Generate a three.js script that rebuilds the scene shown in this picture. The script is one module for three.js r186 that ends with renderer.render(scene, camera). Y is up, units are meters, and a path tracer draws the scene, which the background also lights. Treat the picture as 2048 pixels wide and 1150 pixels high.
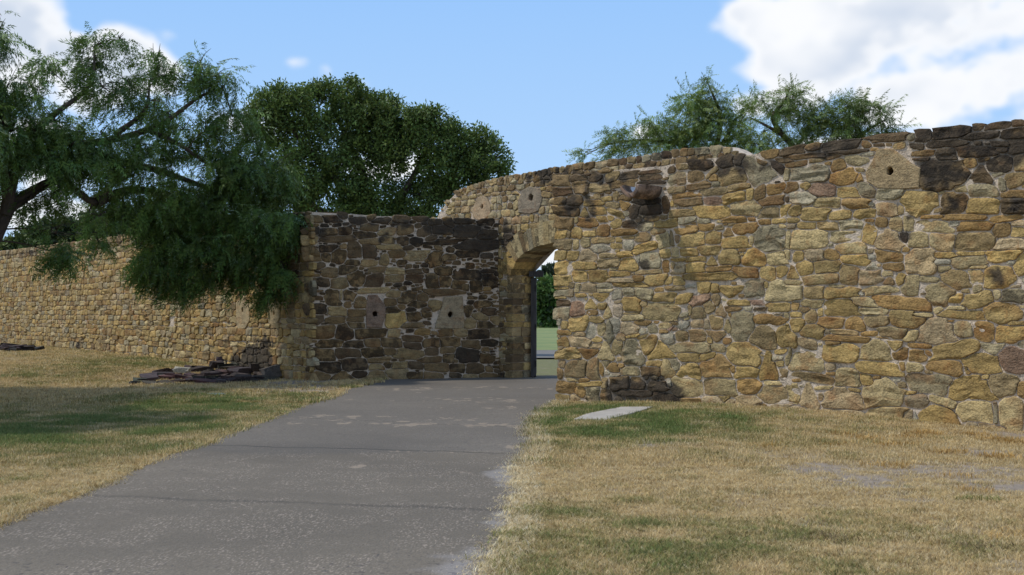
import * as THREE from 'three';
import { mergeGeometries, toCreasedNormals } from 'three/addons/utils/BufferGeometryUtils.js';

// ------------------------------------------------------------------ camera, sky, sun, exposure
const scene = new THREE.Scene();
const EYE = 1.6, F = 2500, HZ = 625;              // eye height; focal length and horizon row of a 2048 x 1150 frame
const camera = new THREE.PerspectiveCamera(2 * Math.atan(625 / F) * 180 / Math.PI, 2048 / 1250, 0.1, 3000);
camera.setViewOffset(2048, 1250, 0, 0, 2048, 1150);   // a lens shifted up, so that uprights stay upright
camera.position.set(0, EYE, 0);
const renderer = new THREE.WebGLRenderer({ antialias: true });
renderer.toneMapping = THREE.LinearToneMapping;
renderer.toneMappingExposure = 1.0;
renderer.shadowMap.enabled = true;
const SUN = new THREE.Vector3(-1, 1.62, -0.08).normalize();
const sun = new THREE.DirectionalLight(new THREE.Color(1, 0.955, 0.88), 3.0);
sun.name = 'sun';
sun.position.set(SUN.x * 120, SUN.y * 120, SUN.z * 120 - 25);
sun.target.position.set(0, 0, -25);
sun.castShadow = true; sun.shadow.radius = 4; sun.shadow.mapSize.set(4096, 4096);
Object.assign(sun.shadow.camera, { left: -60, right: 60, top: 60, bottom: -60, near: 1, far: 400 });
scene.add(sun, sun.target);

// ------------------------------------------------------------------ numbers
const { clamp, lerp, smoothstep } = THREE.MathUtils;
const sm = (a, b, x) => smoothstep(x, a, b);
function rng(seed) { let s = seed | 0; return () => { s = (s + 0x6d2b79f5) | 0; let t = Math.imul(s ^ (s >>> 15), 1 | s); t = (t + Math.imul(t ^ (t >>> 7), 61 | t)) ^ t; return ((t ^ (t >>> 14)) >>> 0) / 4294967296; }; }
const HT = new Float32Array(65536); { const r = rng(77); for (let i = 0; i < 65536; i++) HT[i] = r(); }
const h3 = (x, y, z) => HT[(Math.imul(x, 73856093) ^ Math.imul(y, 19349663) ^ Math.imul(z, 83492791)) & 65535];
function noise(x, y, z) {
  const i = Math.floor(x), j = Math.floor(y), k = Math.floor(z); let a = x - i, b = y - j, c = z - k;
  a = a * a * (3 - 2 * a); b = b * b * (3 - 2 * b); c = c * c * (3 - 2 * c);
  const q = (u, v, w) => h3(i + u, j + v, k + w);
  return lerp(lerp(lerp(q(0, 0, 0), q(1, 0, 0), a), lerp(q(0, 1, 0), q(1, 1, 0), a), b), lerp(lerp(q(0, 0, 1), q(1, 0, 1), a), lerp(q(0, 1, 1), q(1, 1, 1), a), b), c);
}
function fbm(x, y, z, o = 4) { let s = 0, a = 0.5, n = 0; for (let i = 0; i < o; i++) { s += a * noise(x, y, z); n += a; x = x * 2.03 + 7.1; y = y * 2.03 + 3.7; z = z * 2.03 + 1.3; a *= 0.5; } return s / n; }
// tiling 2-D noise on a period
function tnoise(x, y, p, k) {
  const i = Math.floor(x), j = Math.floor(y); let a = x - i, b = y - j; a = a * a * (3 - 2 * a); b = b * b * (3 - 2 * b);
  const q = (u, v) => h3(((i + u) % p + p) % p, ((j + v) % p + p) % p, k);
  return lerp(lerp(q(0, 0), q(1, 0), a), lerp(q(0, 1), q(1, 1), a), b);
}
const enc = (l) => { l = clamp(l, 0, 1); return Math.round(255 * (l <= 0.0031308 ? l * 12.92 : 1.055 * Math.pow(l, 1 / 2.4) - 0.055)); };
function colourTexture(w, h, f, repeat = true) {   // f(u, v) -> linear rgb
  const d = new Uint8Array(w * h * 4);
  for (let y = 0, o = 0; y < h; y++) for (let x = 0; x < w; x++, o += 4) { const c = f((x + 0.5) / w, (y + 0.5) / h); d[o] = enc(c[0]); d[o + 1] = enc(c[1]); d[o + 2] = enc(c[2]); d[o + 3] = 255; }
  const t = new THREE.DataTexture(d, w, h); t.colorSpace = THREE.SRGBColorSpace; t.magFilter = THREE.LinearFilter; t.minFilter = THREE.LinearFilter;
  t.wrapS = t.wrapT = repeat ? THREE.RepeatWrapping : THREE.ClampToEdgeWrapping; t.needsUpdate = true; return t;
}
function heightTexture(w, h, f) {
  const d = new Uint8Array(w * h * 4);
  for (let y = 0, o = 0; y < h; y++) for (let x = 0; x < w; x++, o += 4) { const c = Math.round(255 * clamp(f((x + 0.5) / w, (y + 0.5) / h), 0, 1)); d[o] = d[o + 1] = d[o + 2] = c; d[o + 3] = 255; }
  const t = new THREE.DataTexture(d, w, h); t.magFilter = THREE.LinearFilter; t.minFilter = THREE.LinearFilter; t.wrapS = t.wrapT = THREE.RepeatWrapping; t.needsUpdate = true; return t;
}
const used = new Map();
function numbered(name) { const n = used.get(name) ?? 0; used.set(name, n + 1); return n ? name + '_' + String(n).padStart(3, '0') : name; }
function shade(o) { o.traverse((m) => { if (m.isMesh) { m.castShadow = true; m.receiveShadow = true; } }); return o; }
function tag(o, label, category, group, kind) { if (label) o.userData.label = label; if (category) o.userData.category = category; if (group) o.userData.group = group; if (kind) o.userData.kind = kind; return o; }
function thing(name, label, category, x = 0, y = 0, z = 0, group) { const g = new THREE.Group(); g.name = numbered(name); g.position.set(x, y, z); scene.add(g); return tag(g, label, category, group); }
function part(parent, name, geometry, material, label) { const m = new THREE.Mesh(geometry, material); m.name = name; m.castShadow = m.receiveShadow = true; if (label) m.userData.label = label; parent.add(m); return m; }
function structure(name, geometry, material, label, category) { const m = new THREE.Mesh(geometry, material); m.name = numbered(name); m.receiveShadow = true; scene.add(m); return tag(m, label, category, null, 'structure'); }
// where a sight line of the survey photograph meets the level ground, or a given distance
const gpt = (px, py) => { const d = EYE * F / (py - HZ); return [(px - 1024) * d / F, d]; };
const at = (px, py, d) => new THREE.Vector3((px - 1024) * d / F, EYE + (HZ - py) * d / F, -d);

// ------------------------------------------------------------------ sky
{
  const W = 3072, H = 1536, data = new Float32Array(W * H * 4), R = rng(5);
  const key = [[0, 0.56, 0.76, 1.0], [0.07, 0.47, 0.70, 1.0], [0.25, 0.325, 0.575, 0.98], [0.75, 0.18, 0.37, 0.74], [1.571, 0.12, 0.27, 0.60]];
  const blobs = [];
  const cloud = (px, py, rx, ry, s = 1) => { const az = Math.atan((px - 1024) / F); blobs.push([az, Math.atan((HZ - py) / F * Math.cos(az)), rx / F, ry / F, s]); };
  for (const c of [[1900, 60, 330, 120], [1700, 60, 230, 80], [1560, 40, 130, 55, 0.9], [1640, 130, 170, 60], [1850, 180, 240, 62], [1990, 180, 150, 50], [2150, 120, 300, 130], [1780, 215, 120, 40, 0.8],
    [1550, 215, 100, 45], [1620, 200, 60, 36], [1290, 262, 62, 26, 0.9], [1250, 275, 50, 18, 0.7], [1230, 186, 30, 10, 0.35], [1285, 184, 24, 9, 0.3],
    [20, 60, 110, 80], [-120, 90, 190, 120], [60, 150, 130, 80], [130, 100, 70, 40], [250, 110, 75, 55], [300, 150, 80, 60], [160, 170, 150, 70], [372, 70, 66, 40, 0.47], [60, 270, 170, 60, 0.8], [200, 330, 190, 70, 0.75], [480, 260, 90, 40, 0.5],
    [605, 125, 30, 18, 0.42], [655, 135, 28, 22, 0.43], [708, 150, 40, 36, 0.52], [800, 330, 100, 34, 0.5], [60, 430, 200, 40, 0.8], [1100, 515, 90, 22, 0.8], [1700, 300, 200, 30, 0.75]]) cloud(...c);
  for (let i = 0; i < 120; i++) {   // the same fair-weather cloud all the way round, outside the frame
    const az = lerp(0.5, 2 * Math.PI - 0.5, R()), el = 0.04 + Math.pow(R(), 1.4) * 0.9, s = lerp(0.05, 0.16, R());
    for (let k = 0; k < 4; k++) blobs.push([az + (R() - 0.5) * s * 2.6 / Math.max(0.35, Math.cos(el)), el + (R() - 0.5) * s * 0.6, s * lerp(0.5, 1, R()) / Math.max(0.35, Math.cos(el)), s * lerp(0.25, 0.5, R()), 1]);
  }
  for (const b of blobs) { b[0] = ((b[0] % (2 * Math.PI)) + 3 * Math.PI) % (2 * Math.PI) - Math.PI; b[5] = 1 / b[2]; b[6] = 1 / b[3]; }
  for (let row = 0; row < H; row++) {
    const up = ((row + 0.5) / H - 0.5) * Math.PI, y = Math.sin(up), cu = Math.cos(up), e = Math.max(0, up);
    let k = 0; while (k < key.length - 2 && e > key[k + 1][0]) k++;
    const f = clamp((e - key[k][0]) / (key[k + 1][0] - key[k][0]), 0, 1), base = [1, 2, 3].map((c) => lerp(key[k][c], key[k + 1][c], f));
    const near = up > -0.02 ? blobs.filter((b) => Math.abs(b[1] - up) < b[3] * 1.7) : [];
    for (let col = 0; col < W; col++) {
      const o = (row * W + col) * 4, round = ((col + 0.5) / W - 0.5) * 2 * Math.PI, x = Math.cos(round) * cu, z = Math.sin(round) * cu;
      let c0 = base[0], c1 = base[1], c2 = base[2];
      if (near.length) {
        const az = Math.atan2(x, -z); let D = -9;
        for (const b of near) { let a = az - b[0]; if (a > Math.PI) a -= 2 * Math.PI; else if (a < -Math.PI) a += 2 * Math.PI; a *= b[5]; if (a > 1.7 || a < -1.7) continue; const v = (up - b[1]) * b[6], q = b[4] * (1 - 0.62 * (a * a + v * v)); if (q > D) D = q; }
        if (D > -0.8) {
          const n = fbm(x * 17, y * 26, z * 17, 5), n2 = D > -0.3 ? fbm(x * 70, y * 95, z * 70, 2) : 0.5;
          const dd = D * 0.75 - 0.30 + (n - 0.5) * 1.35 + (n2 - 0.5) * 0.34, al = sm(-0.06, 0.32, dd) * 0.97;
          if (al > 0) {
            const thick = 0.8 * sm(0.20, 0.58, dd) * sm(0.30, 0.64, fbm(x * 11 + 4, y * 19, z * 11, 4)), g = 1 - 0.92 * thick;
            c0 = lerp(c0, lerp(0.52, 0.99, g), al); c1 = lerp(c1, lerp(0.62, 1.0, g), al); c2 = lerp(c2, lerp(0.78, 1.02, g), al);
          }
        }
      }
      data[o] = c0; data[o + 1] = c1; data[o + 2] = c2; data[o + 3] = 1;
    }
  }
  const t = new THREE.DataTexture(data, W, H, THREE.RGBAFormat, THREE.FloatType);
  t.mapping = THREE.EquirectangularReflectionMapping; t.magFilter = t.minFilter = THREE.LinearFilter; t.needsUpdate = true;
  scene.background = t; scene.environment = t;
}

// ------------------------------------------------------------------ plan of the place: walls as lines on the ground (x, distance)
function wallLine(O, T) { const L = Math.hypot(T[0] - O[0], T[1] - O[1]); return { O, u: [(T[0] - O[0]) / L, (T[1] - O[1]) / L], L }; }
const LEFT = wallLine([-19.66 - 7.46, 48 + 9.4], [-4.72, 29.2]);        // runs from far left up to the corner
const CENTRE = wallLine([-4.72, 29.2], [-0.30, 30.8]);
const GATEW = wallLine([-0.30 - 0.66 * 2.6, 30.8 + 0.75 * 2.6], [-0.30 + 0.66 * 7.9, 30.8 - 0.75 * 7.9]);
const RIGHT = wallLine([0.82, 22.5], [0.82 + 6.1 * 1.35, 22.5 - 5.6 * 1.35]);
const along = (w, X, d) => (X - w.O[0]) * w.u[0] + (d - w.O[1]) * w.u[1];
const before = (w, X, d) => -((X - w.O[0]) * -w.u[1] + (d - w.O[1]) * w.u[0]);   // how far in front of the face
const onWall = (w, px, py) => { const k = (px - 1024) / F, s = (k * w.O[1] - w.O[0]) / (w.u[0] - k * w.u[1]), d = w.O[1] + s * w.u[1]; return [s, EYE + (HZ - py) * d / F, d]; };
function table(t, x) { if (x <= t[0][0]) return t[0][1]; for (let i = 1; i < t.length; i++) if (x < t[i][0]) return lerp(t[i - 1][1], t[i][1], (x - t[i - 1][0]) / (t[i][0] - t[i - 1][0])); return t[t.length - 1][1]; }
const RISE = [[0, 0], [1.6, 0], [4.6, 0.16], [8, 0.25], [15, 0.36], [24, 0.46], [40, 0.6]];
const sortD = (list) => list.map(([px, py]) => gpt(px, py)).map(([X, d]) => [d, X]).sort((a, b) => a[0] - b[0]);
const PL = sortD([[-700, 1340], [-230, 1150], [0, 1050], [110, 1010], [200, 974], [290, 931], [350, 906], [432, 886], [446, 872], [545, 838], [575, 824], [640, 801], [662, 796], [700, 778], [760, 763]]);
const PR = sortD([[905, 1340], [962, 1150], [978, 1125], [1003, 1090], [1018, 1060], [1026, 1030], [1037, 985], [1030, 960], [1021, 938], [1056, 904], [1066, 882], [1055, 852], [1074, 822], [1113, 804]]);
const pathL = (d) => d > 29.15 ? Math.max(-3.1, -4.72 + (d - 29.3) * 2.76) : table(PL, d);
const pathR = (d) => d > 22.3 ? Math.min(3.6, 0.8 + (d - 22.3) * 3) : table(PR, d);
const edgeN = (d, k) => (noise(d * 3.1, k, 0.5) - 0.5) * 0.12 + (noise(d * 9, k, 4.5) - 0.5) * 0.06;
const offPath = (X, d) => Math.max(pathL(d) - X, X - pathR(d));        // > 0 beside the path
function hgt(X, d) {
  const sl = LEFT.L - along(LEFT, X, d), pl = before(LEFT, X, d), sr = along(RIGHT, X, d) / (7.9 * 1.045), pr = before(RIGHT, X, d);
  let h = table(RISE, sl) * (1 - sm(1.5, 9, pl)) * sm(-3, -1, pl) * sm(-2, 0, sl + 2);
  if (sr > 0 && sr < 1 && pr > -1.5) h += 0.125 * Math.sin(Math.PI * sr) ** 1.2 * (1 - sm(0.2, 4.5, pr));
  const off = d < 40 ? offPath(X, d) : 3; if (d < 28) h *= sm(0, 0.9, off);
  if (d > 31 && X > -7) h -= 0.05 * sm(31, 33, d);
  return h + (fbm(X * 0.8, d * 0.8, 2) - 0.5) * 0.07 * sm(0.1, 1.8, off) * (d < 34 || X < -8 ? 1 : 0) - (off > 0 ? 0 : 0.012);
}
// the lawn: how green, how bare (each patch read off the photograph, as a place on the ground with its own size)
const patch = (px, py, rx, ry, v) => { const [X, d] = gpt(px, py); return [X, d, rx * d / F, ry * d * d / (EYE * F), v]; };
const GREEN = [patch(1160, 826, 110, 14, 1.6), patch(1120, 850, 80, 20, 1.3), patch(1300, 848, 270, 28, 1.45), patch(1500, 838, 120, 13, 0.8), patch(1220, 1085, 240, 95, 0.72), patch(1450, 1085, 320, 80, 0.68), patch(1650, 1110, 260, 60, 0.5), patch(1120, 1130, 130, 40, 0.8), patch(1650, 1120, 160, 34, 0.55), patch(1110, 945, 40, 16, 0.35), patch(1850, 1120, 120, 20, 0.2),
  patch(180, 850, 350, 54, 1.3), patch(420, 812, 240, 28, 1.3), patch(90, 920, 180, 40, 0.65), patch(600, 800, 70, 10, 0.8), patch(250, 745, 120, 14, 0.9), patch(120, 760, 140, 9, 0.7), patch(320, 905, 120, 22, 0.5), patch(60, 690, 90, 8, 0.5), patch(700, 777, 40, 6, 0.9), patch(560, 786, 30, 5, 0.7)];
const BARE = [patch(1650, 935, 84, 12, 0.99), patch(1730, 962, 108, 16, 0.99), patch(1560, 912, 72, 9, 0.61), patch(1900, 940, 156, 16, 0.99), patch(1990, 970, 108, 19, 0.88), patch(1830, 997, 60, 9, 0.83), patch(1960, 905, 108, 11, 0.77), patch(2030, 870, 72, 9, 0.88), patch(640, 778, 132, 9, 1.10), patch(600, 764, 72, 7, 1.10), patch(330, 778, 180, 7, 0.55), patch(1640, 1050, 72, 11, 0.39), patch(480, 757, 108, 7, 0.77), patch(1960, 1060, 84, 14, 0.44), patch(1320, 888, 96, 8, 0.44), patch(1480, 1000, 72, 11, 0.33), patch(270, 780, 72, 5, 0.55)];
const sum = (list, X, d) => { let s = 0; for (let i = 0; i < list.length; i++) { const p = list[i], b = (d - p[1]) / p[3]; if (b > 2.5 || b < -2.5) continue; const a = (X - p[0]) / p[2], q = a * a + b * b; if (q < 6) s = Math.max(s, p[4] * Math.exp(-q * 0.7)); } return s; };
const clumpy = (X, d) => fbm(X * 1.9, d * 1.9, 9, 4);
function lawn(X, d) {
  const n = clumpy(X, d), n2 = noise(X * 7, d * 7, 3), far = sm(30, 40, d);
  let g = sum(GREEN, X, d) * (0.65 + 0.9 * (n - 0.35)) + (n - 0.62) * 0.9 + (n2 - 0.5) * 0.22;
  let b = sum(BARE, X, d) * (0.85 + 1.2 * (n2 - 0.35)) + sm(0.68, 0.8, fbm(X * 3.1 + 5, d * 3.1, 1, 3)) * 0.5;
  return [clamp(d > 33 && X > -6 ? 0.75 : lerp(g, 0.4, far * 0.5), 0, 1), clamp(b, 0, 1)];
}

// ------------------------------------------------------------------ ground, path, road, field
const steps = (list) => { const out = []; for (const [a, b, n] of list) for (let i = 0; i < n; i++) out.push(lerp(a, b, i / n)); out.push(list[list.length - 1][1]); return out; };
{
  const xs = steps([[-700, -120, 6], [-120, -30, 20], [-30, -12, 60], [-12, 9, 130], [9, 30, 40], [30, 120, 12], [120, 700, 6]]), ds = steps([[-300, -10, 8], [-10, 4, 10], [4, 34, 200], [34, 60, 70], [60, 150, 20], [150, 900, 10]]);
  const pos = [], uv = [], idx = [];
  for (const d of ds) for (const X of xs) { pos.push(X, hgt(X, d), -d); uv.push((X + 24) / 42, (d - 4) / 48); }
  for (let j = 0; j < ds.length - 1; j++) for (let i = 0; i < xs.length - 1; i++) { const a = j * xs.length + i, b = a + 1, c = a + xs.length, e = c + 1; idx.push(a, b, e, a, e, c); }
  const g = new THREE.BufferGeometry(); g.setAttribute('position', new THREE.Float32BufferAttribute(pos, 3)); g.setAttribute('uv', new THREE.Float32BufferAttribute(uv, 2)); g.setIndex(idx); g.computeVertexNormals();
  const straw = [0.31, 0.225, 0.108], green = [0.11, 0.135, 0.045], soil = [0.255, 0.205, 0.155], mean = [0.27, 0.22, 0.11];
  const map = colourTexture(1280, 1280, (u, v) => {
    const X = u * 42 - 24, d = v * 48 + 4, [gr, ba] = lawn(X, d), f = noise(X * 60, d * 40, 1) * 0.5 + noise(X * 22, d * 16, 7) * 0.5, edge = Math.min(u, 1 - u, v, 1 - v), k = sm(0, 0.03, edge), t = 0.62 + 0.62 * f;
    return [0, 1, 2].map((c) => lerp(mean[c], lerp(lerp(straw[c], green[c], gr), soil[c], ba) * t, k));
  }, false);
  structure('ground', g, new THREE.MeshStandardMaterial({ map, roughness: 1, bumpMap: heightTexture(256, 256, (u, v) => tnoise(u * 64, v * 64, 64, 3) * 0.6 + tnoise(u * 23, v * 23, 23, 5) * 0.4), bumpScale: 0.01 }), 'dry mown lawn ground of straw and soil around the path and the stone walls', 'ground').material.bumpMap.repeat.set(60, 60);
}
function strip(f0, f1, d0, d1, n, y, U, m = 8) {   // a sheet between two edges
  const pos = [], uv = [], idx = [];
  for (let j = 0; j <= n; j++) for (let i = 0; i <= m; i++) { const d = lerp(d0, d1, j / n), X = lerp(f0(d), f1(d), i / m); pos.push(X, y(X, d), -d); uv.push(...U(X, d)); }
  for (let j = 0; j < n; j++) for (let i = 0; i < m; i++) { const a = j * (m + 1) + i, b = a + 1, c = a + m + 1, e = c + 1; idx.push(a, b, e, a, e, c); }
  const g = new THREE.BufferGeometry(); g.setAttribute('position', new THREE.Float32BufferAttribute(pos, 3)); g.setAttribute('uv', new THREE.Float32BufferAttribute(uv, 2)); g.setIndex(idx); g.computeVertexNormals(); return g;
}
{
  const g = strip((d) => pathL(d) + (d < 29 ? edgeN(d, 1) : 0), (d) => pathR(d) + (d < 22.2 ? edgeN(d, 8) : 0), 4.5, 38.5, 340, (X, d) => 0.004 + (noise(X * 0.9, d * 0.9, 3) - 0.5) * 0.012, (X, d) => [(X + 9) / 13, (d - 4.5) / 34]);
  const line = (px0, py0, px1, py1) => { const a = gpt(px0, py0), b = gpt(px1, py1); return (X, d) => { const t = (X - a[0]) / (b[0] - a[0]); const q = d - lerp(a[1], b[1], t); return t < -0.05 || t > 1.05 || Math.abs(q) > 0.25 ? 9 : q + (noise(X * 4, 2, 1) - 0.5) * 0.10 + (noise(X * 17, 5, 1) - 0.5) * 0.04; }; };
  const c1 = line(440, 892, 1075, 909), c2 = line(585, 836, 1060, 856), c3 = line(140, 990, 1040, 1022), c4 = line(700, 806, 1110, 812);
  const worn = [patch(760, 842, 130, 4, 0.95), patch(860, 848, 150, 4, 1), patch(1000, 853, 90, 4, 0.9), patch(690, 834, 110, 4, 0.8), patch(860, 778, 150, 4, 0.62), patch(960, 800, 120, 5, 0.7), patch(1000, 816, 100, 5, 0.7), patch(990, 908, 90, 3, 0.9), patch(820, 903, 70, 2, 0.8), patch(715, 932, 30, 3, 0.7), patch(930, 945, 20, 3, 0.8), patch(1000, 776, 110, 3, 0.6), patch(920, 838, 80, 5, 0.6), patch(640, 846, 60, 4, 0.6), patch(260, 995, 40, 3, 0.7), patch(660, 800, 60, 3, 0.4), patch(1020, 893, 30, 5, 0.7)];
  const pale = [patch(1015, 950, 40, 18, 1), patch(1010, 1040, 50, 20, 0.8), patch(930, 1040, 60, 20, 0.4), patch(960, 1140, 90, 40, 0.9), patch(1030, 1010, 30, 10, 0.6)];
  const map = colourTexture(2048, 2048, (u, v) => {
    const X = u * 13 - 9, d = v * 34 + 4.5, big = fbm(X * 0.55, d * 0.55, 4, 3), mid = fbm(X * 3, d * 3, 14, 2), fine = noise(X * 90, d * 60, 2), sp = noise(X * 110, d * 42, 31), sp2 = noise(X * 34, d * 34, 12);
    const old = 1 - sm(14.0, 14.4, d + (noise(X * 2, 3, 3) - 0.5) * 0.5);
    let k = 0.112 * (0.68 + 0.64 * big) * (0.82 + 0.36 * fine) * (1 - 0.05 * (1 - old)), w = 0.5 + 0.5 * old;
    let r = k * (1.13 + 0.05 * old), gg = k * (0.955 + 0.01 * old), b = k * (0.73 - 0.04 * old);
    const agg = sm(0.66, 0.86, sp) * sm(0.26, 0.66, mid) * (0.35 + 0.65 * old); r = lerp(r, 0.36, agg * 0.6); gg = lerp(gg, 0.29, agg * 0.6); b = lerp(b, 0.225, agg * 0.6);
    const w1 = sum(worn, X, d), wm = w1 < 0.02 ? 0 : sm(0.48, 0.62, w1 * 0.6 + (fbm(X * 5, d * 3.5, 6, 4) - 0.5) * 1.5 + (noise(X * 22, d * 14, 5) - 0.5) * 0.35); r = lerp(r, 0.27, wm * 0.75); gg = lerp(gg, 0.212, wm * 0.75); b = lerp(b, 0.150, wm * 0.75);
    const ps = sum(pale, X, d), pm = ps < 0.02 ? 0 : sm(0.35, 0.75, ps + (fbm(X * 4, d * 4, 8, 4) - 0.5) * 0.9); r = lerp(r, 0.27, pm * 0.6); gg = lerp(gg, 0.245, pm * 0.6); b = lerp(b, 0.225, pm * 0.6);
    const dark = sm(0.80, 0.9, sp2) * sm(0.5, 0.6, big) * 0.4; r *= 1 - dark; gg *= 1 - dark; b *= 1 - dark * 0.85;
    for (const [c, wd, deep] of [[c1, 0.026, 0.75], [c2, 0.022, 0.5], [c3, 0.05, 0.35], [c4, 0.022, 0.3]]) { const q = Math.abs(c(X, d)); if (q < wd * 2) { const m = (1 - q / (wd * 2)) * deep * (0.5 + mid); r *= 1 - m; gg *= 1 - m; b *= 1 - m; } }
    return [r, gg, b];
  }, false);
  structure('path', g, new THREE.MeshStandardMaterial({ map, roughness: 0.93, bumpMap: heightTexture(512, 512, (u, v) => tnoise(u * 128, v * 128, 128, 6) * 0.7 + tnoise(u * 50, v * 50, 50, 9) * 0.3), bumpScale: 0.004 }), 'worn grey asphalt path with cracks leading to the arched gate', 'path').material.bumpMap.repeat.set(10, 20);
  const asphalt = new THREE.MeshStandardMaterial({ map: colourTexture(256, 256, (u, v) => { const k = 0.10 + 0.05 * tnoise(u * 64, v * 64, 64, 2) + 0.03 * tnoise(u * 9, v * 9, 9, 4); return [k * 1.1, k, k * 0.86]; }), roughness: 0.95 });
  structure('road', strip(() => -60, () => 70, 44, 53, 4, () => 0.008, (X, d) => [X / 2, d / 2], 20), asphalt, 'grey road crossing behind the wall, seen through the arch', 'road');
  const fieldMap = colourTexture(512, 512, (u, v) => { const n = tnoise(u * 12, v * 12, 12, 4) * 0.5 + tnoise(u * 60, v * 60, 60, 8) * 0.3 + tnoise(u * 200, v * 200, 200, 9) * 0.2; return [lerp(0.10, 0.24, n), lerp(0.16, 0.25, n), lerp(0.045, 0.08, n)]; });
  structure('field', strip(() => -160, () => 180, 53.2, 420, 30, () => 0.005, (X, d) => [X / 14, d / 14], 30), new THREE.MeshStandardMaterial({ map: fieldMap, roughness: 1 }), 'sunlit green meadow beyond the road, seen through the arch', 'field');
}

// ------------------------------------------------------------------ stone and mortar
const sandMap = (k, crust) => colourTexture(1024, 1024, (u, v) => {
  const st = tnoise(u * 6 + 0.6 * tnoise(u * 9, v * 9, 9, k), v * 44, 44, k + 1), bl = tnoise(u * 11, v * 11, 11, k + 2) * 0.6 + tnoise(u * 27, v * 27, 27, k + 3) * 0.4, gr = tnoise(u * 170, v * 170, 170, k + 4), pit = sm(0.80, 0.92, tnoise(u * 60, v * 90, 90, k + 5));
  const md = tnoise(u * 62, v * 70, 70, k + 11); let t = 0.74 + 0.12 * (st - 0.5) + 0.42 * (bl - 0.5) + 0.30 * (gr - 0.5) + 0.38 * (md - 0.5); t *= 1 - 0.35 * pit;
  const iron = sm(0.60, 0.82, tnoise(u * 7, v * 9, 63, k + 6) * 0.7 + tnoise(u * 31, v * 31, 31, k + 7) * 0.3) * 0.35;
  let c = [t * (1 - 0.15 * iron), t * (1 - 0.45 * iron), t * (1 - 0.65 * iron)];
  if (crust) { const q = sm(0.62 - crust, 0.72 - crust * 0.6, tnoise(u * 13, v * 13, 13, k + 8) * 0.5 + tnoise(u * 37, v * 37, 37, k + 9) * 0.3 + gr * 0.2); c = c.map((x, i) => lerp(x, [0.17, 0.165, 0.16][i], q * 0.8)); const li = sm(0.80, 0.86, tnoise(u * 71, v * 71, 71, k + 10)); c = c.map((x, i) => lerp(x, [1, 1, 0.92][i] * 0.8, li * 0.35)); }
  return c;
});
const sandBump = heightTexture(512, 512, (u, v) => tnoise(u * 5, v * 30, 30, 21) * 0.16 + tnoise(u * 16, v * 20, 20, 22) * 0.36 + tnoise(u * 60, v * 70, 70, 23) * 0.28 + tnoise(u * 150, v * 150, 150, 24) * 0.2);
const STONE = [new THREE.MeshStandardMaterial({ map: sandMap(1, 0), vertexColors: true, roughness: 0.95, bumpMap: sandBump, bumpScale: 0.020 }),
  new THREE.MeshStandardMaterial({ map: sandMap(30, 0), vertexColors: true, roughness: 0.95, bumpMap: sandBump, bumpScale: 0.018 }),
  new THREE.MeshStandardMaterial({ map: sandMap(50, 0.22), vertexColors: true, roughness: 0.97, bumpMap: sandBump, bumpScale: 0.020 })];
const mortarMap = colourTexture(512, 512, (u, v) => { const n = tnoise(u * 7, v * 7, 7, 60) * 0.5 + tnoise(u * 19, v * 19, 19, 61) * 0.5, f = tnoise(u * 130, v * 130, 130, 62), st = sm(0.62, 0.8, tnoise(u * 11, v * 11, 11, 65) * 0.6 + tnoise(u * 43, v * 43, 43, 66) * 0.4) * 0.45, t = (0.72 + 0.35 * n) * (0.85 + 0.3 * f) * (1 - st); return [0.64 * t, 0.525 * t, 0.40 * t]; });
const MORTAR = new THREE.MeshStandardMaterial({ map: mortarMap, vertexColors: true, roughness: 1, bumpMap: heightTexture(256, 256, (u, v) => tnoise(u * 40, v * 40, 40, 63) * 0.6 + tnoise(u * 90, v * 90, 90, 64) * 0.4), bumpScale: 0.012 });
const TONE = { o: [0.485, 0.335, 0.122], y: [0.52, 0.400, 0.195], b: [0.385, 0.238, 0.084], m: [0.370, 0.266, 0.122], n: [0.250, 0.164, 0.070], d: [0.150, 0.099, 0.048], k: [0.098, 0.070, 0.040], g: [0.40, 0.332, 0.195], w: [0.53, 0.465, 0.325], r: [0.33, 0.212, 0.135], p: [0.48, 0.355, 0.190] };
const tintOf = (c, R) => { const t = TONE[c] ?? TONE.m, l = lerp(0.78, 1.24, R()), h = (R() - 0.5) * 0.14; return [t[0] * l * (1 + h * 0.4), t[1] * l, t[2] * l * (1 - h)]; };
const skin = (c, R) => 'dkn'.includes(c) ? (R() < 0.6 ? 2 : 0) : 'gw'.includes(c) ? (R() < 0.3 ? 2 : 1) : R() < 0.6 ? 0 : 1;

// outline of a stone in its own unit square
function normOf(shape, p, q) {
  const sup = (u, v) => Math.pow(Math.pow(Math.abs(u), p) + Math.pow(Math.abs(v), p), 1 / p);
  if (shape === 't') return (u, v) => Math.max(-v, (2 * u + v) * 0.96, (-2 * u + v) * 0.96, v / 0.86, Math.abs(u) * 1.02);
  if (shape === 'v') return (u, v) => Math.max(v, (1.5 * u - v) * 0.8, (-1.5 * u - v) * 0.8, -v);
  if (shape === 'a') return (u, v) => Math.max(-v, (1.4 * u + v) * 0.72, (-1.4 * u + v) * 0.72, v, Math.abs(u));
  if (shape === 'e') return (u, v) => Math.pow(Math.pow(Math.abs(u), 2.3) + Math.pow(Math.abs(v), 2.3), 1 / 2.3);
  if (shape === 'l') return (u, v) => Math.pow(Math.pow(Math.abs(u), 1.35) + Math.pow(Math.abs(v), 1.35), 1 / 1.35);
  if (shape === 'h') return (u, v) => v < 0 ? Math.max(-v, Math.abs(u)) : Math.hypot(u, v);
  return (u, v) => Math.max(sup(u - q[0] * v, v - q[1] * u), (u * q[2] + v * q[3]) * 0.74);
}
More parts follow.
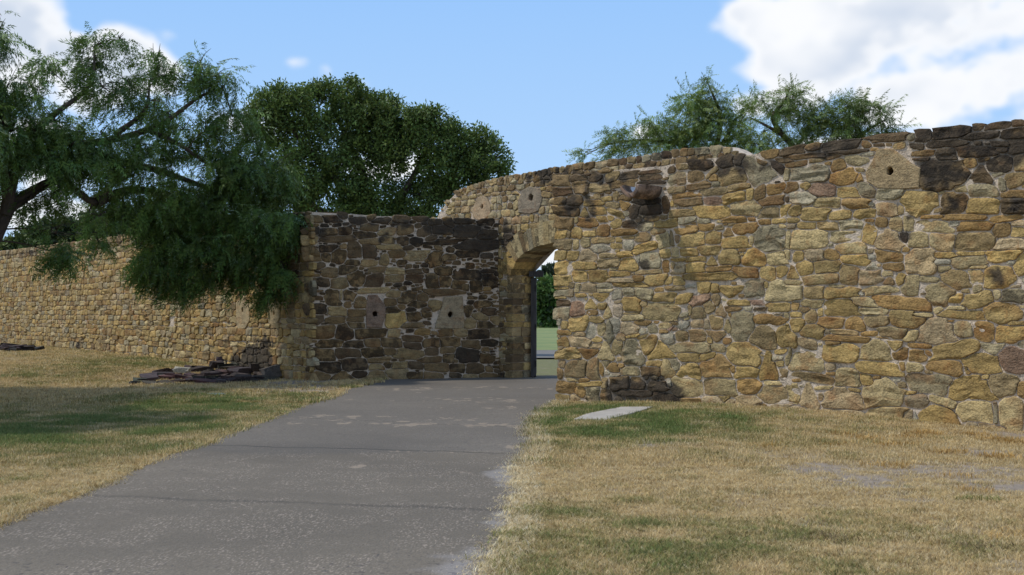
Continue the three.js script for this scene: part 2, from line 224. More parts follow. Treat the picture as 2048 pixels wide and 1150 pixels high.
function seed(s, y, a, b, rot, c, shape, R, fixed) {
  const q = [(R() - 0.5) * 0.34, (R() - 0.5) * 0.16, R() < 0.5 ? 1 : -1, R() < 0.5 ? 1 : -1];
  return { s, y, a, b, ca: Math.cos(rot), sa: Math.sin(rot), c, N: normOf(shape, lerp(3.5, 9, R()), q), fixed, rad: Math.hypot(a, b) };
}
const dist = (z, s, y) => { const p = s - z.s, q = y - z.y; return z.N((p * z.ca + q * z.sa) / z.a, (-p * z.sa + q * z.ca) / z.b); };
function neighbours(list, i) { const z = list[i], out = []; for (let j = 0; j < list.length; j++) if (j !== i && Math.hypot(list[j].s - z.s, list[j].y - z.y) < (list[j].rad + z.rad) * 1.15) out.push(list[j]); return out; }
function grown(list, reach, keep) {   // outlines in wall metres
  const out = [];
  list.forEach((z, i) => {
    const nb = neighbours(list, i), n = z.rad > 0.2 ? 24 : 14, pts = [], rival = (s, y) => { let m = reach; for (const o of nb) { const v = dist(o, s, y); if (v < m) m = v; } return m; };
    if (rival(z.s, z.y) < 0.30) return;
    for (let k = 0; k < n; k++) {
      const f = (k + 0.5) / n * 2 * Math.PI, du = z.a * Math.cos(f), dv = z.b * Math.sin(f), ds = du * z.ca - dv * z.sa, dy = du * z.sa + dv * z.ca, g = z.N(Math.cos(f), Math.sin(f));
      let t = 0.06; const tm = reach / Math.max(g, 0.3);
      for (; t < tm; t += 0.05) if (t * g >= rival(z.s + ds * t, z.y + dy * t)) break;
      let lo = Math.max(0.02, t - 0.05), hi = Math.min(t, tm);
      for (let r = 0; r < 5; r++) { const mid = (lo + hi) / 2; if (mid * g >= rival(z.s + ds * mid, z.y + dy * mid)) hi = mid; else lo = mid; }
      const L = Math.hypot(ds, dy), gap = keep * (0.7 + 0.6 * h3(i, k >> 2, 3)), rr = Math.max(0.012, L * lo - gap) * (1 + (h3(i, k, 11) - 0.5) * 0.055);
      pts.push([ds / L * rr, dy / L * rr]);
    }
    let A = 0; for (let k = 0; k < n; k++) { const p = pts[k], q = pts[(k + 1) % n]; A += p[0] * q[1] - p[1] * q[0]; }
    z.area = A / 2;
    if (z.area > 0.0016) out.push([z, pts]);
  });
  return out;
}
function fill(list, s0, s1, lo, hi, R, pick, tries, amax) {   // chinks between the stones
  const cells = new Map(), CS = 0.5, add = (z) => { for (let i = Math.floor((z.s - z.rad * 1.6) / CS); i <= Math.floor((z.s + z.rad * 1.6) / CS); i++) for (let j = Math.floor((z.y - z.rad * 1.6) / CS); j <= Math.floor((z.y + z.rad * 1.6) / CS); j++) { const k = i * 1000 + j; if (!cells.has(k)) cells.set(k, []); cells.get(k).push(z); } };
  list.forEach(add);
  for (let t = 0; t < tries; t++) {
    const s = lerp(s0, s1, R()), y0 = lo(s), y = lerp(y0, hi(s), R());
    const c = (a, b) => { let m = 9; for (const z of cells.get(Math.floor(a / CS) * 1000 + Math.floor(b / CS)) ?? []) { const v = dist(z, a, b); if (v < m) m = v; } return m; };
    const big = t < tries * 0.4, a = amax * (big ? lerp(0.6, 1, R()) : lerp(0.25, 0.55, R())), b = a * lerp(0.3, 0.75, R());
    if (c(s, y) < 1.22 || c(s - a * 0.7, y) < 1.0 || c(s + a * 0.7, y) < 1.0 || c(s, y - b * 0.7) < 1.0 || c(s, y + b * 0.7) < 1.0) continue;
    const z = seed(s, y, a, b, (R() - 0.5) * 0.4, pick(s, y, R), '', R); list.push(z); add(z);
  }
}
let STAIN = null;   // dark drip and damp marks of the wall being laid: (s, y) -> 0..1
function stoneGeometry(z, pts, R, out, tint, deep = 0.05) {
  const n = pts.length, pos = [], uv = [], col = [], ou = R() * 7, ov = R() * 7, tx = (R() - 0.5) * 0.10, ty = (R() - 0.5) * 0.12, sd = R() * 100, rough = lerp(0.008, 0.026, R()) * Math.min(1, z.rad * 4.5), ring = [], least = Math.min(...pts.map((p) => Math.hypot(p[0], p[1]))), mx = (R() - 0.5) * least * 0.6, my = (R() - 0.5) * least * 0.6;
  const stainy = R(), H = (x, y) => out + tx * x * 0.7 + ty * y * 0.7 + (noise(x * 7 + sd, y * 12, sd) - 0.5) * 1.9 * rough + (noise(x * 4, y * 26 + sd, 5) - 0.5) * rough * (stainy < 0.3 ? 1.6 : 0.3);
  const put = (x, y, h) => { pos.push(x, y, h); uv.push((x + ou) / 1.3, (y + ov) / 1.3); const q = noise(x * 7 + sd, y * 9, 3.3), k = 0.84 + 0.32 * q, w = stainy > 0.6 ? sm(0.55, 0.8, noise(x * 5, y * 6 + sd, 8.1)) * 0.4 : 0; const d = STAIN ? STAIN(z.s + x, z.y + y) : 0, e = (v, c) => lerp(v, [0.062, 0.046, 0.029][c], d); col.push(e(tint[0] * k * (1 - w * 0.35), 0), e(tint[1] * k * (1 - w * 0.6), 1), e(tint[2] * k * (1 - w * 0.75), 2)); return pos.length / 3 - 1; };
  const ins = Math.min(0.013, z.rad * 0.08);
  ring.push(pts.map(([x, y]) => put(x, y, -deep)));
  ring.push(pts.map(([x, y]) => put(x, y, Math.max(0.001, H(x, y) * 0.55))));
  ring.push(pts.map(([x, y]) => { const l = Math.hypot(x, y), k = Math.max(0.3, 1 - ins / l); return put(x * k, y * k, H(x * k, y * k)); }));
  for (const k of n > 15 ? [0.74, 0.4] : [0.5]) ring.push(pts.map(([x, y], i) => { const q = k * (1 + (h3(i, n, Math.floor(sd * 9)) - 0.5) * 0.22), u = x * q + mx * (1 - k), v = y * q + my * (1 - k); return put(u, v, H(u, v) + rough * 0.3); }));
  const c = put(mx, my, H(mx, my) + rough * 0.3), idx = [], L = ring.length - 1;
  for (let r = 0; r < L; r++) for (let k = 0; k < n; k++) { const a = ring[r][k], b = ring[r][(k + 1) % n], d = ring[r + 1][k], e = ring[r + 1][(k + 1) % n]; idx.push(a, b, e, a, e, d); }
  for (let k = 0; k < n; k++) idx.push(ring[L][k], ring[L][(k + 1) % n], c);
  const g = new THREE.BufferGeometry(); g.setAttribute('position', new THREE.Float32BufferAttribute(pos, 3)); g.setAttribute('uv', new THREE.Float32BufferAttribute(uv, 2)); g.setAttribute('color', new THREE.Float32BufferAttribute(col, 3)); g.setIndex(idx);
  return toCreasedNormals(g, 0.36);
}
function coloured(g, t) { const n = g.attributes.position.count, c = new Float32Array(n * 3); for (let i = 0; i < n; i++) { c[3 * i] = t[0]; c[3 * i + 1] = t[1]; c[3 * i + 2] = t[2]; } g.setAttribute('color', new THREE.BufferAttribute(c, 3)); return g; }
function rock(w, h, d, R, rough = 0.09, round = 0.16, seg = 2) {   // a hewn or broken block
  const g0 = new THREE.BoxGeometry(1, 1, 1, seg + (w > 2 * h ? 1 : 0), seg, seg), p = g0.attributes.position, sd = R() * 50, ou = R() * 5; const uv = [];
  for (let i = 0; i < p.count; i++) {
    let x = p.getX(i), y = p.getY(i), z = p.getZ(i); const l = Math.hypot(x, y, z) * 1.45, k = 1 - round * Math.max(0, l - 0.75) / l;
    x = x * k + (noise(x * 2.3 + sd, y * 2.3, z * 2.3) - 0.5) * rough * 2; y = y * k + (noise(x * 2.3, y * 2.3 + sd, z * 2.3) - 0.5) * rough * 2; z = z * k + (noise(x * 2.3, y * 2.3, z * 2.3 + sd) - 0.5) * rough * 2;
    p.setXYZ(i, x * w, y * h, z * d); uv.push((x * w + z * d + ou) / 1.3, (y * h + z * d * 0.4 + ou) / 1.3);
  }
  g0.setAttribute('uv', new THREE.Float32BufferAttribute(uv, 2)); g0.deleteAttribute('normal');
  return toCreasedNormals(g0, 0.5);
}
function wallGroup(w, label) { const g = thing('stone_wall', label, 'wall', w.O[0], 0, -w.O[1]); g.rotation.y = Math.atan2(w.u[1], w.u[0]); return g; }
// the rubble-and-mortar body behind the facing stones: front sheet, top, back and ends
function mortarBody(list, holes = [], step = 0.075) {
  const gs = [];
  for (const { s0, s1, lo, hi, T, soffit } of list) {
    const nx = Math.max(2, Math.round((s1 - s0) / step)), ny = Math.max(2, Math.round((hi(s0) - lo(s0)) / step)), pos = [], uv = [], idx = [], N = (s, y, k = 0) => (fbm(s * 5, y * 5, 3 + k, 3) - 0.5) * 0.046 - 0.009;
    const P = (i, j) => { const s = lerp(s0, s1, i / nx), y = lerp(lo(s), hi(s), j / ny); return [s, y, N(s, y)]; };
    const sheet = (A, m, n, keep) => { const at0 = pos.length / 3; for (let j = 0; j <= n; j++) for (let i = 0; i <= m; i++) { const q = A(i, j); pos.push(q[0], q[1], q[2]); uv.push((q[0] + q[2]) / 0.9, (q[1] + q[2] * 0.3) / 0.9); } for (let j = 0; j < n; j++) for (let i = 0; i < m; i++) { if (keep && !keep(i, j)) continue; const a = at0 + j * (m + 1) + i, b = a + 1, c = a + m + 1, e = c + 1; idx.push(a, b, e, a, e, c); } };
    sheet(P, nx, ny, (i, j) => { const q = P(i + 0.5, j + 0.5); return !holes.some((h) => Math.hypot(h[0] - q[0], h[1] - q[1]) < h[2] + 0.03); });
    sheet((i, j) => { const q = P(i, ny); return [q[0], q[1] + Math.sin(j / 4 * Math.PI) * 0.03 + (j && j < 4 ? N(q[0], j, 5) : 0), lerp(q[2], -T, j / 4)]; }, nx, 4);
    sheet((i, j) => { const s = lerp(s1, s0, i / 4); return [s, lerp(lo(s), hi(s), j / 4), -T]; }, 4, 4);
    sheet((i, j) => { const q = P(0, ny * j / 8); return [s0, q[1], lerp(-T, q[2], i / 4)]; }, 4, 8);
    sheet((i, j) => { const q = P(nx, ny * j / 8); return [s1, q[1], lerp(q[2], -T, i / 4)]; }, 4, 8);
    if (soffit) sheet((i, j) => { const q = P(i, 0); return [q[0], q[1], lerp(-T, q[2], j / 4)]; }, nx, 4);
    const g = new THREE.BufferGeometry(), col = []; for (let i = 0; i < pos.length; i += 3) { const d = STAIN ? STAIN(pos[i], pos[i + 1]) * 0.85 : 0; col.push(1 - d * 0.9, 1 - d * 0.9, 1 - d * 0.9); } g.setAttribute('position', new THREE.Float32BufferAttribute(pos, 3)); g.setAttribute('color', new THREE.Float32BufferAttribute(col, 3)); g.setAttribute('uv', new THREE.Float32BufferAttribute(uv, 2)); g.setIndex(idx); g.computeVertexNormals(); gs.push(g);
  }
  return gs.length > 1 ? mergeGeometries(gs) : gs[0];
}
// lay the facing: the 300 that show largest as stones of their own, the small rest joined
function lay(group, w, outlines, R, protrude, stuffName) {
  const made = outlines.map(([z, pts]) => { const d = w.O[1] + z.s * w.u[1]; return { z, pts, show: z.area / (d * d) }; }).sort((a, b) => b.show - a.show), rest = [[], [], []];
  made.forEach(({ z, pts }, i) => {
    const g = stoneGeometry(z, pts, R, protrude(z, R), z.tint ?? tintOf(z.c, R)), k = skin(z.c, R);
    if (i < 300) part(group, 'stone', g, STONE[k]).position.set(z.s, z.y, 0);
    else { g.translate(z.s, z.y, 0); rest[k].push(g); }
  });
  const all = rest.flat();
  if (all.length) part(group, stuffName, mergeGeometries(all), STONE[0], 'small facing stones set between the larger ones').userData.kind = 'stuff';
}
function read(w, text, ox, oy, sc, R, out) {   // 'x y width height turn tone shape' of stones, measured on the photograph, to stones on the wall
  for (const item of text.split(';')) {
    const t = item.trim().split(/\s+/); if (t.length < 6) continue;
    const [x, y, ww, hh, r] = t.slice(0, 5).map(Number), px = ox + x * 10 / sc, py = oy + y * 10 / sc, wp = ww * 10 / sc / 2, hp = hh * 10 / sc / 2, an = r * Math.PI / 180;
    const [s, yy, d] = onWall(w, px, py), A = onWall(w, px - wp * Math.cos(an), py - wp * Math.sin(an)), B = onWall(w, px + wp * Math.cos(an), py + wp * Math.sin(an));
    out.push(seed(s, yy, Math.hypot(B[0] - A[0], B[1] - A[1]) / 2 * 1.04, hp * d / F * 1.05, Math.atan2(B[1] - A[1], B[0] - A[0]), t[5], t[6] ?? '', R, true));
  }
}
// a flat slab with a drilled hole, its outline measured on the photograph
function slab(group, w, pxs, hole, hr, tint, label, out = 0.035) {
  const P = pxs.map(([a, b]) => onWall(w, a, b)), c = onWall(w, ...hole), V = P.map((p) => new THREE.Vector2(p[0] - c[0], p[1] - c[1])), sh = new THREE.Shape(THREE.ShapeUtils.area(V) < 0 ? V.reverse() : V);
  const hp = new THREE.Path(); hp.setFromPoints(Array.from({ length: 14 }, (_, i) => { const a = -i / 14 * 2 * Math.PI, q = hr * (0.82 + 0.36 * h3(i, Math.round(c[0] * 50), 9)); return new THREE.Vector2(Math.cos(a) * q, Math.sin(a) * q * 1.1); })); hp.closePath(); sh.holes.push(hp);
  let g = new THREE.ExtrudeGeometry(sh, { depth: 0.06, bevelEnabled: true, bevelThickness: 0.018, bevelSize: 0.016, bevelSegments: 2, curveSegments: 10 });
  g.translate(0, 0, out - 0.078); const q = g.attributes.position, uv = []; for (let i = 0; i < q.count; i++) { uv.push((q.getX(i) + c[0]) / 1.3, (q.getY(i) + c[1]) / 1.3); } g.setAttribute('uv', new THREE.Float32BufferAttribute(uv, 2));
  const m = part(group, 'loophole_stone', coloured(g, tint), STONE[1], label); m.position.set(c[0], c[1], 0);
  const cup = new THREE.CylinderGeometry(hr + 0.03, hr + 0.03, 0.5, 14, 1, true).rotateX(Math.PI / 2).translate(0, 0, -0.27), end = new THREE.CircleGeometry(hr + 0.04, 14).translate(0, 0, -0.5);
  part(m, 'hole_lining', coloured(mergeGeometries([cup, end]), tint), HOLE);
  const xs = P.map((p) => p[0]), ys = P.map((p) => p[1]);
  return { hole: [c[0], c[1], hr], c, P, a: (Math.max(...xs) - Math.min(...xs)) / 2, b: (Math.max(...ys) - Math.min(...ys)) / 2, mid: [(Math.max(...xs) + Math.min(...xs)) / 2, (Math.max(...ys) + Math.min(...ys)) / 2] };
}
const HOLE = new THREE.MeshStandardMaterial({ vertexColors: true, roughness: 1, side: THREE.DoubleSide });
const marks = (w, list) => { const P = list.map(([px, py, rx, ry, v]) => { const [a, b, d] = onWall(w, px, py), c = onWall(w, px + rx, py); return [a, b, Math.abs(c[0] - a), ry * d / F, v]; }); return (x, y) => { let m = 0; for (const p of P) { const a = (x - p[0]) / p[2], b = (y - p[1]) / p[3], q = a * a + b * b; if (q < 3) m = Math.max(m, p[4] * (1.25 - q)); } return m <= 0 ? 0 : sm(0.32, 0.52, m * 0.8 + (fbm(x * 6, y * 4, 3, 3) - 0.5) * 1.0 + (fbm(x * 13, y * 2.4, 8, 2) - 0.5) * 0.5) * 0.93; }; };
const blocker = (sl, R) => seed(sl.mid[0], sl.mid[1], sl.a * 1.02, sl.b * 1.02, 0, '-', '', R);

// ------------------------------------------------------------------ the long wall on the right
{
  const R = rng(101), w = RIGHT, g = wallGroup(w, 'tall right-hand wall of large golden fieldstones with a stone spout and one drilled slab'), list = [];
  const T = (ox, oy, text, sc = 7.1875) => read(w, text, ox, oy, sc, R, list);
  T(1110, 300, `10 45 21 15 0 n;34 39 28 10 -8 d;12 60 25 12 0 d;37 53 22 20 0 n;57 38 18 14 0 d;83 39 18 13 -15 m;106 37 26 11 -8 d;138 40 26 9 -4 d;133 32 30 5 -8 d;136 47 38 7 -3 k;64 55 27 11 0 m;98 48 34 10 -6 n;8 74 16 12 0 n;28 72 20 16 0 n;54 66 18 8 0 m;58 76 26 8 0 o;75 71 16 7 -8 o;88 66 9 12 30 m;100 69 24 10 0 n;82 79 18 9 10 m;100 80 16 13 25 o v;113 87 14 20 20 d;128 72 36 14 0 k;137 85 30 14 -3 d;159 80 10 24 0 d;16 88 30 14 0 n;42 89 14 16 0 o t;61 87 20 11 -4 o;87 90 23 8 22 o;13 106 22 17 0 n;46 104 26 13 8 b;68 99 14 8 0 o;80 98 9 7 0 o;88 107 15 13 -35 o;107 107 20 11 0 d;129 109 22 14 0 g e;140 99 19 8 -2 b;156 97 10 8 0 m;158 106 30 11 -8 o;31 100 6 10 0 y;45 32 22 5 -6 d;70 31 20 5 -6 n`);
  T(1340, 290, `3 36 10 10 0 d;18 31 18 8 -3 m;43 29 30 14 0 d;11 49 24 20 0 g e;36 46 21 20 0 n e;80 25 24 18 -10 k;98 22 16 16 0 d;61 40 24 8 -45 m;62 46 14 14 0 b;89 43 40 23 -10 m;127 41 46 36 10 g v;142 14 28 12 -10 b;132 26 18 10 20 n;155 32 26 14 20 k;165 22 24 8 0 d;168 42 10 20 0 g;10 64 22 11 -4 m;42 58 32 11 -8 n;66 56 12 8 0 g;22 72 42 8 -6 b;62 67 34 9 -6 m;100 60 28 9 -12 m;27 82 36 11 -5 n;61 80 24 10 -5 r;91 76 30 14 -10 o;115 71 10 17 -5 o;130 67 16 22 0 n;156 62 36 14 -10 b;149 80 38 12 -5 n;3 84 5 8 0 o;60 97 46 16 0 o;110 91 38 20 0 y;144 97 27 17 0 m;167 95 18 18 -15 o;18 98 36 10 -5 m;92 107 33 10 -3 b;117 107 11 7 0 b;136 110 17 9 0 b;160 109 28 8 0 o;25 108 22 10 -8 g;48 110 16 8 0 g`);
  T(1570, 260, `12 30 40 12 -12 d;38 25 26 10 -8 n;76 23 48 14 -5 k;145 10 60 12 -5 d;118 20 14 12 0 n;135 21 16 6 0 d;150 21 10 6 0 n;163 23 18 12 -20 m;129 28 12 6 0 b;90 32 50 7 -6 d;25 38 60 8 -4 n;72 36 24 8 -15 d;16 50 36 9 -8 n;45 43 22 7 -10 m;33 62 56 23 -4 g;62 48 9 5 0 b;76 51 20 16 -20 b;104 43 38 16 5 y l;118 35 20 7 0 w;83 68 36 20 -10 b;108 57 14 6 0 y;108 68 13 14 0 b t;30 80 16 12 0 o l;54 85 34 18 0 r h;92 90 30 14 0 o;118 86 26 20 15 g;150 91 40 16 0 g;25 98 34 16 5 w;61 104 34 13 0 y;102 105 38 14 0 b;124 107 8 6 0 g;8 82 20 16 -5 n;2 100 8 10 0 d`);
  T(1808, 235, `28 27 24 18 0 k;68 21 56 16 -8 d;110 26 50 11 -4 k;107 14 16 10 0 d;134 12 34 10 -6 d;165 8 18 10 -6 d;158 22 36 14 -3 d;60 38 52 11 -3 k;18 42 20 10 0 k;10 28 14 10 -20 g;22 52 34 10 0 n;20 60 28 6 0 d;62 52 28 18 0 k;102 49 56 16 3 d;140 38 28 8 0 n;163 43 22 18 0 d;95 65 18 14 0 b e;115 60 18 6 -12 b;138 67 32 22 0 k e;166 65 16 22 -15 m;55 83 64 38 0 n;110 80 36 24 0 d t;158 90 30 18 -15 m;112 105 40 16 0 g;162 112 40 14 0 b e;142 96 12 20 0 g`);
  T(1110, 450, `10 13 16 12 0 o;20 13 6 10 0 m;32 12 14 14 0 o;49 13 17 8 -8 o;70 8 18 15 0 b;97 10 36 10 0 b;12 28 22 14 0 m;30 28 8 15 0 y;44 25 12 13 0 y;69 22 31 8 0 m;92 22 10 8 0 o;106 18 16 5 0 m;126 17 20 12 0 m;147 9 20 9 -5 m;8 44 14 13 0 o;26 44 14 13 0 o;47 43 22 17 0 p a;64 34 26 13 0 w l;89 30 16 9 0 o;105 29 15 14 0 w;130 32 36 12 -18 o;160 22 24 20 -10 y;162 40 22 14 -8 o;90 37 6 5 0 o;100 42 20 8 -8 o;76 44 20 8 0 m;77 54 28 14 0 m;105 56 24 18 0 o a;119 50 5 10 0 w;138 52 29 22 0 g;159 59 10 17 0 b;170 60 8 14 0 y;13 62 22 18 0 o;41 58 32 11 0 o;84 63 10 4 0 y;135 67 34 6 -3 m;36 73 22 15 0 o;62 74 28 16 0 o;91 70 28 7 0 o;94 80 36 6 0 p;120 77 14 9 0 b;145 79 28 14 -8 o;13 80 23 15 0 o;166 80 14 12 0 o a;32 91 8 12 0 y;48 90 22 13 0 p;70 87 20 7 0 g;74 94 22 5 0 y;107 86 42 6 0 o;10 91 17 4 0 o;14 98 24 10 0 g;37 101 14 6 0 o;8 104 14 4 0 o;106 96 17 12 0 g;128 99 24 14 8 g;90 100 14 14 0 w;66 104 18 12 0 o v;156 104 30 12 0 o;150 93 12 6 0 b;166 90 16 6 0 m`);
  T(1340, 440, `24 14 30 12 -8 b;52 10 20 10 0 b;70 11 12 7 -15 m;84 16 17 15 0 b t;109 12 32 15 -8 b;165 9 16 7 0 y;144 28 44 36 0 g e;2 27 8 20 0 m;10 27 8 12 -20 p;31 29 33 18 -8 o;62 26 22 18 0 o;96 32 44 15 0 o;117 30 8 14 0 y;170 28 8 26 0 y;6 47 14 14 0 y;27 46 26 12 0 o;57 43 31 13 -4 o;86 53 27 20 0 o;104 43 10 5 0 b;122 53 34 24 0 o a;155 54 34 18 -8 y;14 57 20 6 -5 o;36 56 24 8 -5 o;60 59 18 15 0 o t;12 69 20 16 0 p;36 68 27 14 0 o;71 70 36 8 -4 b;108 75 34 14 5 b;141 76 22 20 0 o e;165 75 24 16 0 o;60 81 68 10 -2 o;9 87 20 13 0 o a;30 95 14 5 0 w;10 98 22 6 0 m;50 97 18 15 0 o;65 98 12 12 0 o;87 103 28 15 0 o v;92 91 7 5 0 b;122 97 26 22 0 g;138 93 7 10 0 o;103 109 8 5 0 b`);
  T(1570, 410, `8 9 26 14 -10 o;44 14 36 19 -5 o;77 15 30 12 -8 o;116 13 28 13 -5 o;147 7 30 17 0 p;167 7 10 12 0 m;9 22 20 8 -4 o;31 30 26 11 -2 o;62 30 30 13 0 m;96 29 36 13 0 g;122 22 12 6 0 b;139 24 16 14 0 b;162 27 22 20 0 y;7 31 18 8 0 g;32 49 56 26 2 y;86 45 46 15 0 y;121 40 18 26 0 o;151 50 36 30 0 p a;19 74 14 14 0 o;43 72 26 16 0 p;66 72 20 15 15 o;95 62 36 15 0 y;101 79 36 14 0 o;150 75 40 18 10 b;157 87 28 14 0 b;28 91 24 20 0 o e;62 88 34 18 -8 o;92 99 26 26 0 m;123 104 32 18 0 p;150 107 20 18 0 m t;126 87 20 12 0 w t;8 97 22 18 0 o a;53 106 48 14 -8 y;10 112 28 10 0 y;167 107 14 16 0 o;3 72 8 16 0 y;171 46 14 16 0 k e`);
  T(1808, 385, `22 16 44 32 0 o;73 16 32 30 0 n;114 19 42 20 -4 o;158 18 34 28 0 n;41 35 30 5 0 b;86 35 52 8 0 b;148 37 40 9 -6 b;5 45 18 22 0 y;43 49 52 15 5 y;102 48 46 13 -4 b;164 44 18 8 0 p;140 54 24 18 -10 b;165 56 18 13 0 o;22 68 28 22 0 y;54 71 36 24 0 y;101 71 54 24 0 m;156 74 44 14 0 p;23 98 42 34 0 p;58 90 33 9 0 o;95 88 40 6 0 o;144 92 48 15 -5 o;55 100 24 9 0 w;93 100 46 16 -5 y;58 110 16 10 0 y;106 107 24 5 0 y;155 101 14 9 0 w;166 103 18 28 0 o`);
  T(1110, 600, `13 5 18 10 0 d;10 18 20 18 0 g;32 14 20 20 0 r;51 6 22 16 0 o t;53 18 14 10 0 b;68 9 12 9 0 o;76 17 14 17 0 y t;91 16 13 18 0 w;110 5 24 18 0 o;152 17 44 25 0 y e;127 6 10 8 0 m;59 28 18 10 10 o;34 34 28 20 -8 o;6 31 6 10 0 w;14 36 10 12 0 o;14 47 18 8 0 o;36 49 18 6 5 p;52 44 12 22 10 w;68 42 12 16 0 y;79 45 14 30 15 g;87 37 14 24 -8 w;107 42 24 18 0 p;112 25 28 8 -3 y;109 19 20 3 0 m;125 33 24 7 0 b;146 32 8 5 0 b;158 37 20 9 0 y;141 41 14 14 0 g e;127 45 12 7 0 w;168 41 12 6 -8 r;156 45 12 6 0 b;110 52 20 5 -8 o;126 53 17 6 -15 o;162 55 18 14 0 w;95 53 14 12 0 p;12 60 15 14 0 o;36 61 30 14 5 p;60 57 15 9 0 o l;57 66 16 8 0 p;20 77 32 15 -4 o;47 77 24 15 0 b v;73 71 24 30 0 y t;90 67 14 20 0 y;110 75 36 37 0 g a;134 65 24 24 -25 o;152 71 42 26 0 o t;93 85 8 7 0 y;73 92 12 10 0 y v;83 97 16 14 0 b;95 94 10 8 0 b;109 101 24 13 0 y h;143 91 24 9 0 o;137 102 26 14 0 n;163 98 20 26 0 y;30 100 26 24 0 m;56 99 20 26 0 m;66 98 8 22 0 o;10 92 8 14 0 p;8 105 8 16 0 n;86 108 14 5 0 w`);
  T(1340, 590, `42 8 26 14 -10 r;20 5 24 12 -10 o;65 7 12 16 10 y;57 16 18 16 -20 m;100 11 28 8 0 o;125 11 18 7 0 r;156 18 30 13 -4 o;104 45 28 40 0 g;40 25 20 16 0 m;29 22 6 14 0 y;73 21 20 18 0 p t;90 20 22 8 0 m;112 20 11 6 0 w;86 28 5 7 0 o;130 20 18 5 0 d;143 35 46 13 5 b;156 28 14 4 0 g;169 29 10 8 0 y;65 41 18 20 10 m;53 42 10 14 0 p;83 43 14 20 0 y t;42 41 20 11 0 p;19 43 14 10 0 w;5 48 10 6 -10 r;8 41 10 5 0 m;17 59 18 14 0 m e;41 59 23 17 0 m;67 59 24 16 0 m v;57 65 8 10 0 o;83 66 12 9 0 b;30 75 52 13 0 y;69 76 18 11 0 y;134 61 40 28 0 m a;161 81 18 8 0 o;106 84 40 32 0 o;28 90 28 12 0 o;55 89 24 10 -15 o;66 103 40 34 0 b a;170 90 8 26 0 y;5 100 14 18 0 g;90 107 8 10 0 b`);
  T(1570, 560, `0 15 46 29 0 y;41 18 26 18 0 m;82 18 46 15 -3 o;75 9 20 5 0 y;134 14 44 11 -8 y;110 20 8 5 0 w;15 36 10 14 0 o;16 31 10 3 0 w;39 34 27 11 0 y;38 52 16 16 0 m;51 46 8 12 0 o;80 39 44 23 0 o;113 31 34 12 5 y;125 45 38 9 0 y;168 34 80 18 5 b;178 57 42 28 0 o;12 50 20 8 0 o;17 64 20 18 -20 o;66 61 34 15 5 b;100 62 26 20 0 b a;131 60 30 15 0 m;40 76 30 20 0 o;33 89 24 16 15 p;84 75 34 8 0 y;61 75 8 7 0 g;122 77 22 7 0 b;160 76 46 16 4 y;90 84 60 9 3 b;70 91 20 6 0 b;142 83 20 4 5 y;82 104 44 24 0 o;130 101 40 28 0 y a;159 97 16 17 0 o v;170 107 30 18 0 b;1 78 26 32 0 o a;3 105 8 6 0 o`);
  T(1808, 535, `8 26 22 30 0 y;35 17 28 8 5 y;55 40 42 36 0 y e;76 20 40 26 8 m;104 14 20 18 0 y;138 15 40 30 0 o;105 30 14 12 -20 y;88 33 14 8 0 m;72 45 28 14 -8 o;108 46 44 20 -12 o;134 38 12 14 -20 y;158 40 34 18 0 g;160 27 14 5 0 p;75 58 27 6 0 y;22 68 30 7 0 y;83 68 60 12 3 o;141 65 47 28 0 o e;50 60 14 10 -30 y;50 91 52 32 0 p;83 88 28 22 0 y;115 91 28 26 0 b;163 80 24 6 0 o;155 97 44 22 5 o;10 97 22 16 0 y;66 77 14 5 0 b`);
  T(1110, 680, `25 57 14 6 0 y;42 58 14 7 0 b;55 63 40 7 -3 o;71 62 10 14 0 m;16 69 23 17 0 b;12 84 18 12 0 o;36 75 16 14 0 b e;55 79 20 19 0 g;71 80 16 18 0 n;95 63 28 20 0 n;117 63 20 18 0 n;150 66 26 16 0 n;115 76 46 9 3 n;92 86 22 16 0 m t;108 90 20 8 0 m;134 90 22 12 0 n t;160 84 34 14 12 n;164 62 8 12 0 w;29 83 12 10 0 p;36 90 14 6 0 p`);
  T(1340, 690, `29 37 32 23 0 o a;110 39 32 15 0 o;142 29 32 42 0 o t;27 61 42 26 0 y;31 82 32 12 0 b;72 60 46 27 0 y;113 59 36 21 0 b e;59 80 30 16 0 p;78 77 16 10 0 o v;87 84 14 12 0 p;113 83 40 18 0 p;149 55 25 8 0 y;167 53 14 8 0 b;155 70 50 24 0 m;162 90 30 10 0 p;165 41 14 14 0 m;131 87 14 8 0 b`);
  T(1570, 710, `28 11 54 26 0 y a;32 30 70 12 8 m;65 27 14 6 0 b;91 33 34 24 0 y;117 35 20 16 10 o;131 32 14 6 0 b;136 19 54 18 4 o;170 16 10 14 0 o;142 54 60 40 0 y a;34 58 34 36 0 p t;84 62 56 34 0 p a;56 47 22 5 0 y;98 50 20 6 8 o;10 56 20 28 0 y;3 38 12 8 0 b;12 79 36 14 5 p;83 84 56 12 4 p;150 84 56 20 3 y;52 60 8 10 0 p`);
  T(1808, 685, `19 4 24 7 0 b;12 15 26 15 0 b;60 10 48 20 -5 o;30 13 10 6 25 b;91 25 44 22 0 o;131 21 30 28 0 r;108 9 22 14 0 g v;52 29 38 18 12 b;10 30 22 12 0 y;76 34 6 12 -25 o;30 36 10 5 0 m;29 50 46 24 5 g;82 54 52 30 0 o a;119 52 36 26 0 m e;98 42 10 6 0 o;144 58 14 18 0 b;14 70 28 16 0 p;8 61 14 5 0 o;46 71 32 10 15 y;41 90 44 28 0 o a;87 83 44 26 0 y;129 86 26 38 0 y;14 91 10 14 0 w t;4 88 12 14 0 g;84 101 16 10 10 p;104 103 40 8 10 p;111 84 6 26 0 g`, 6.054);
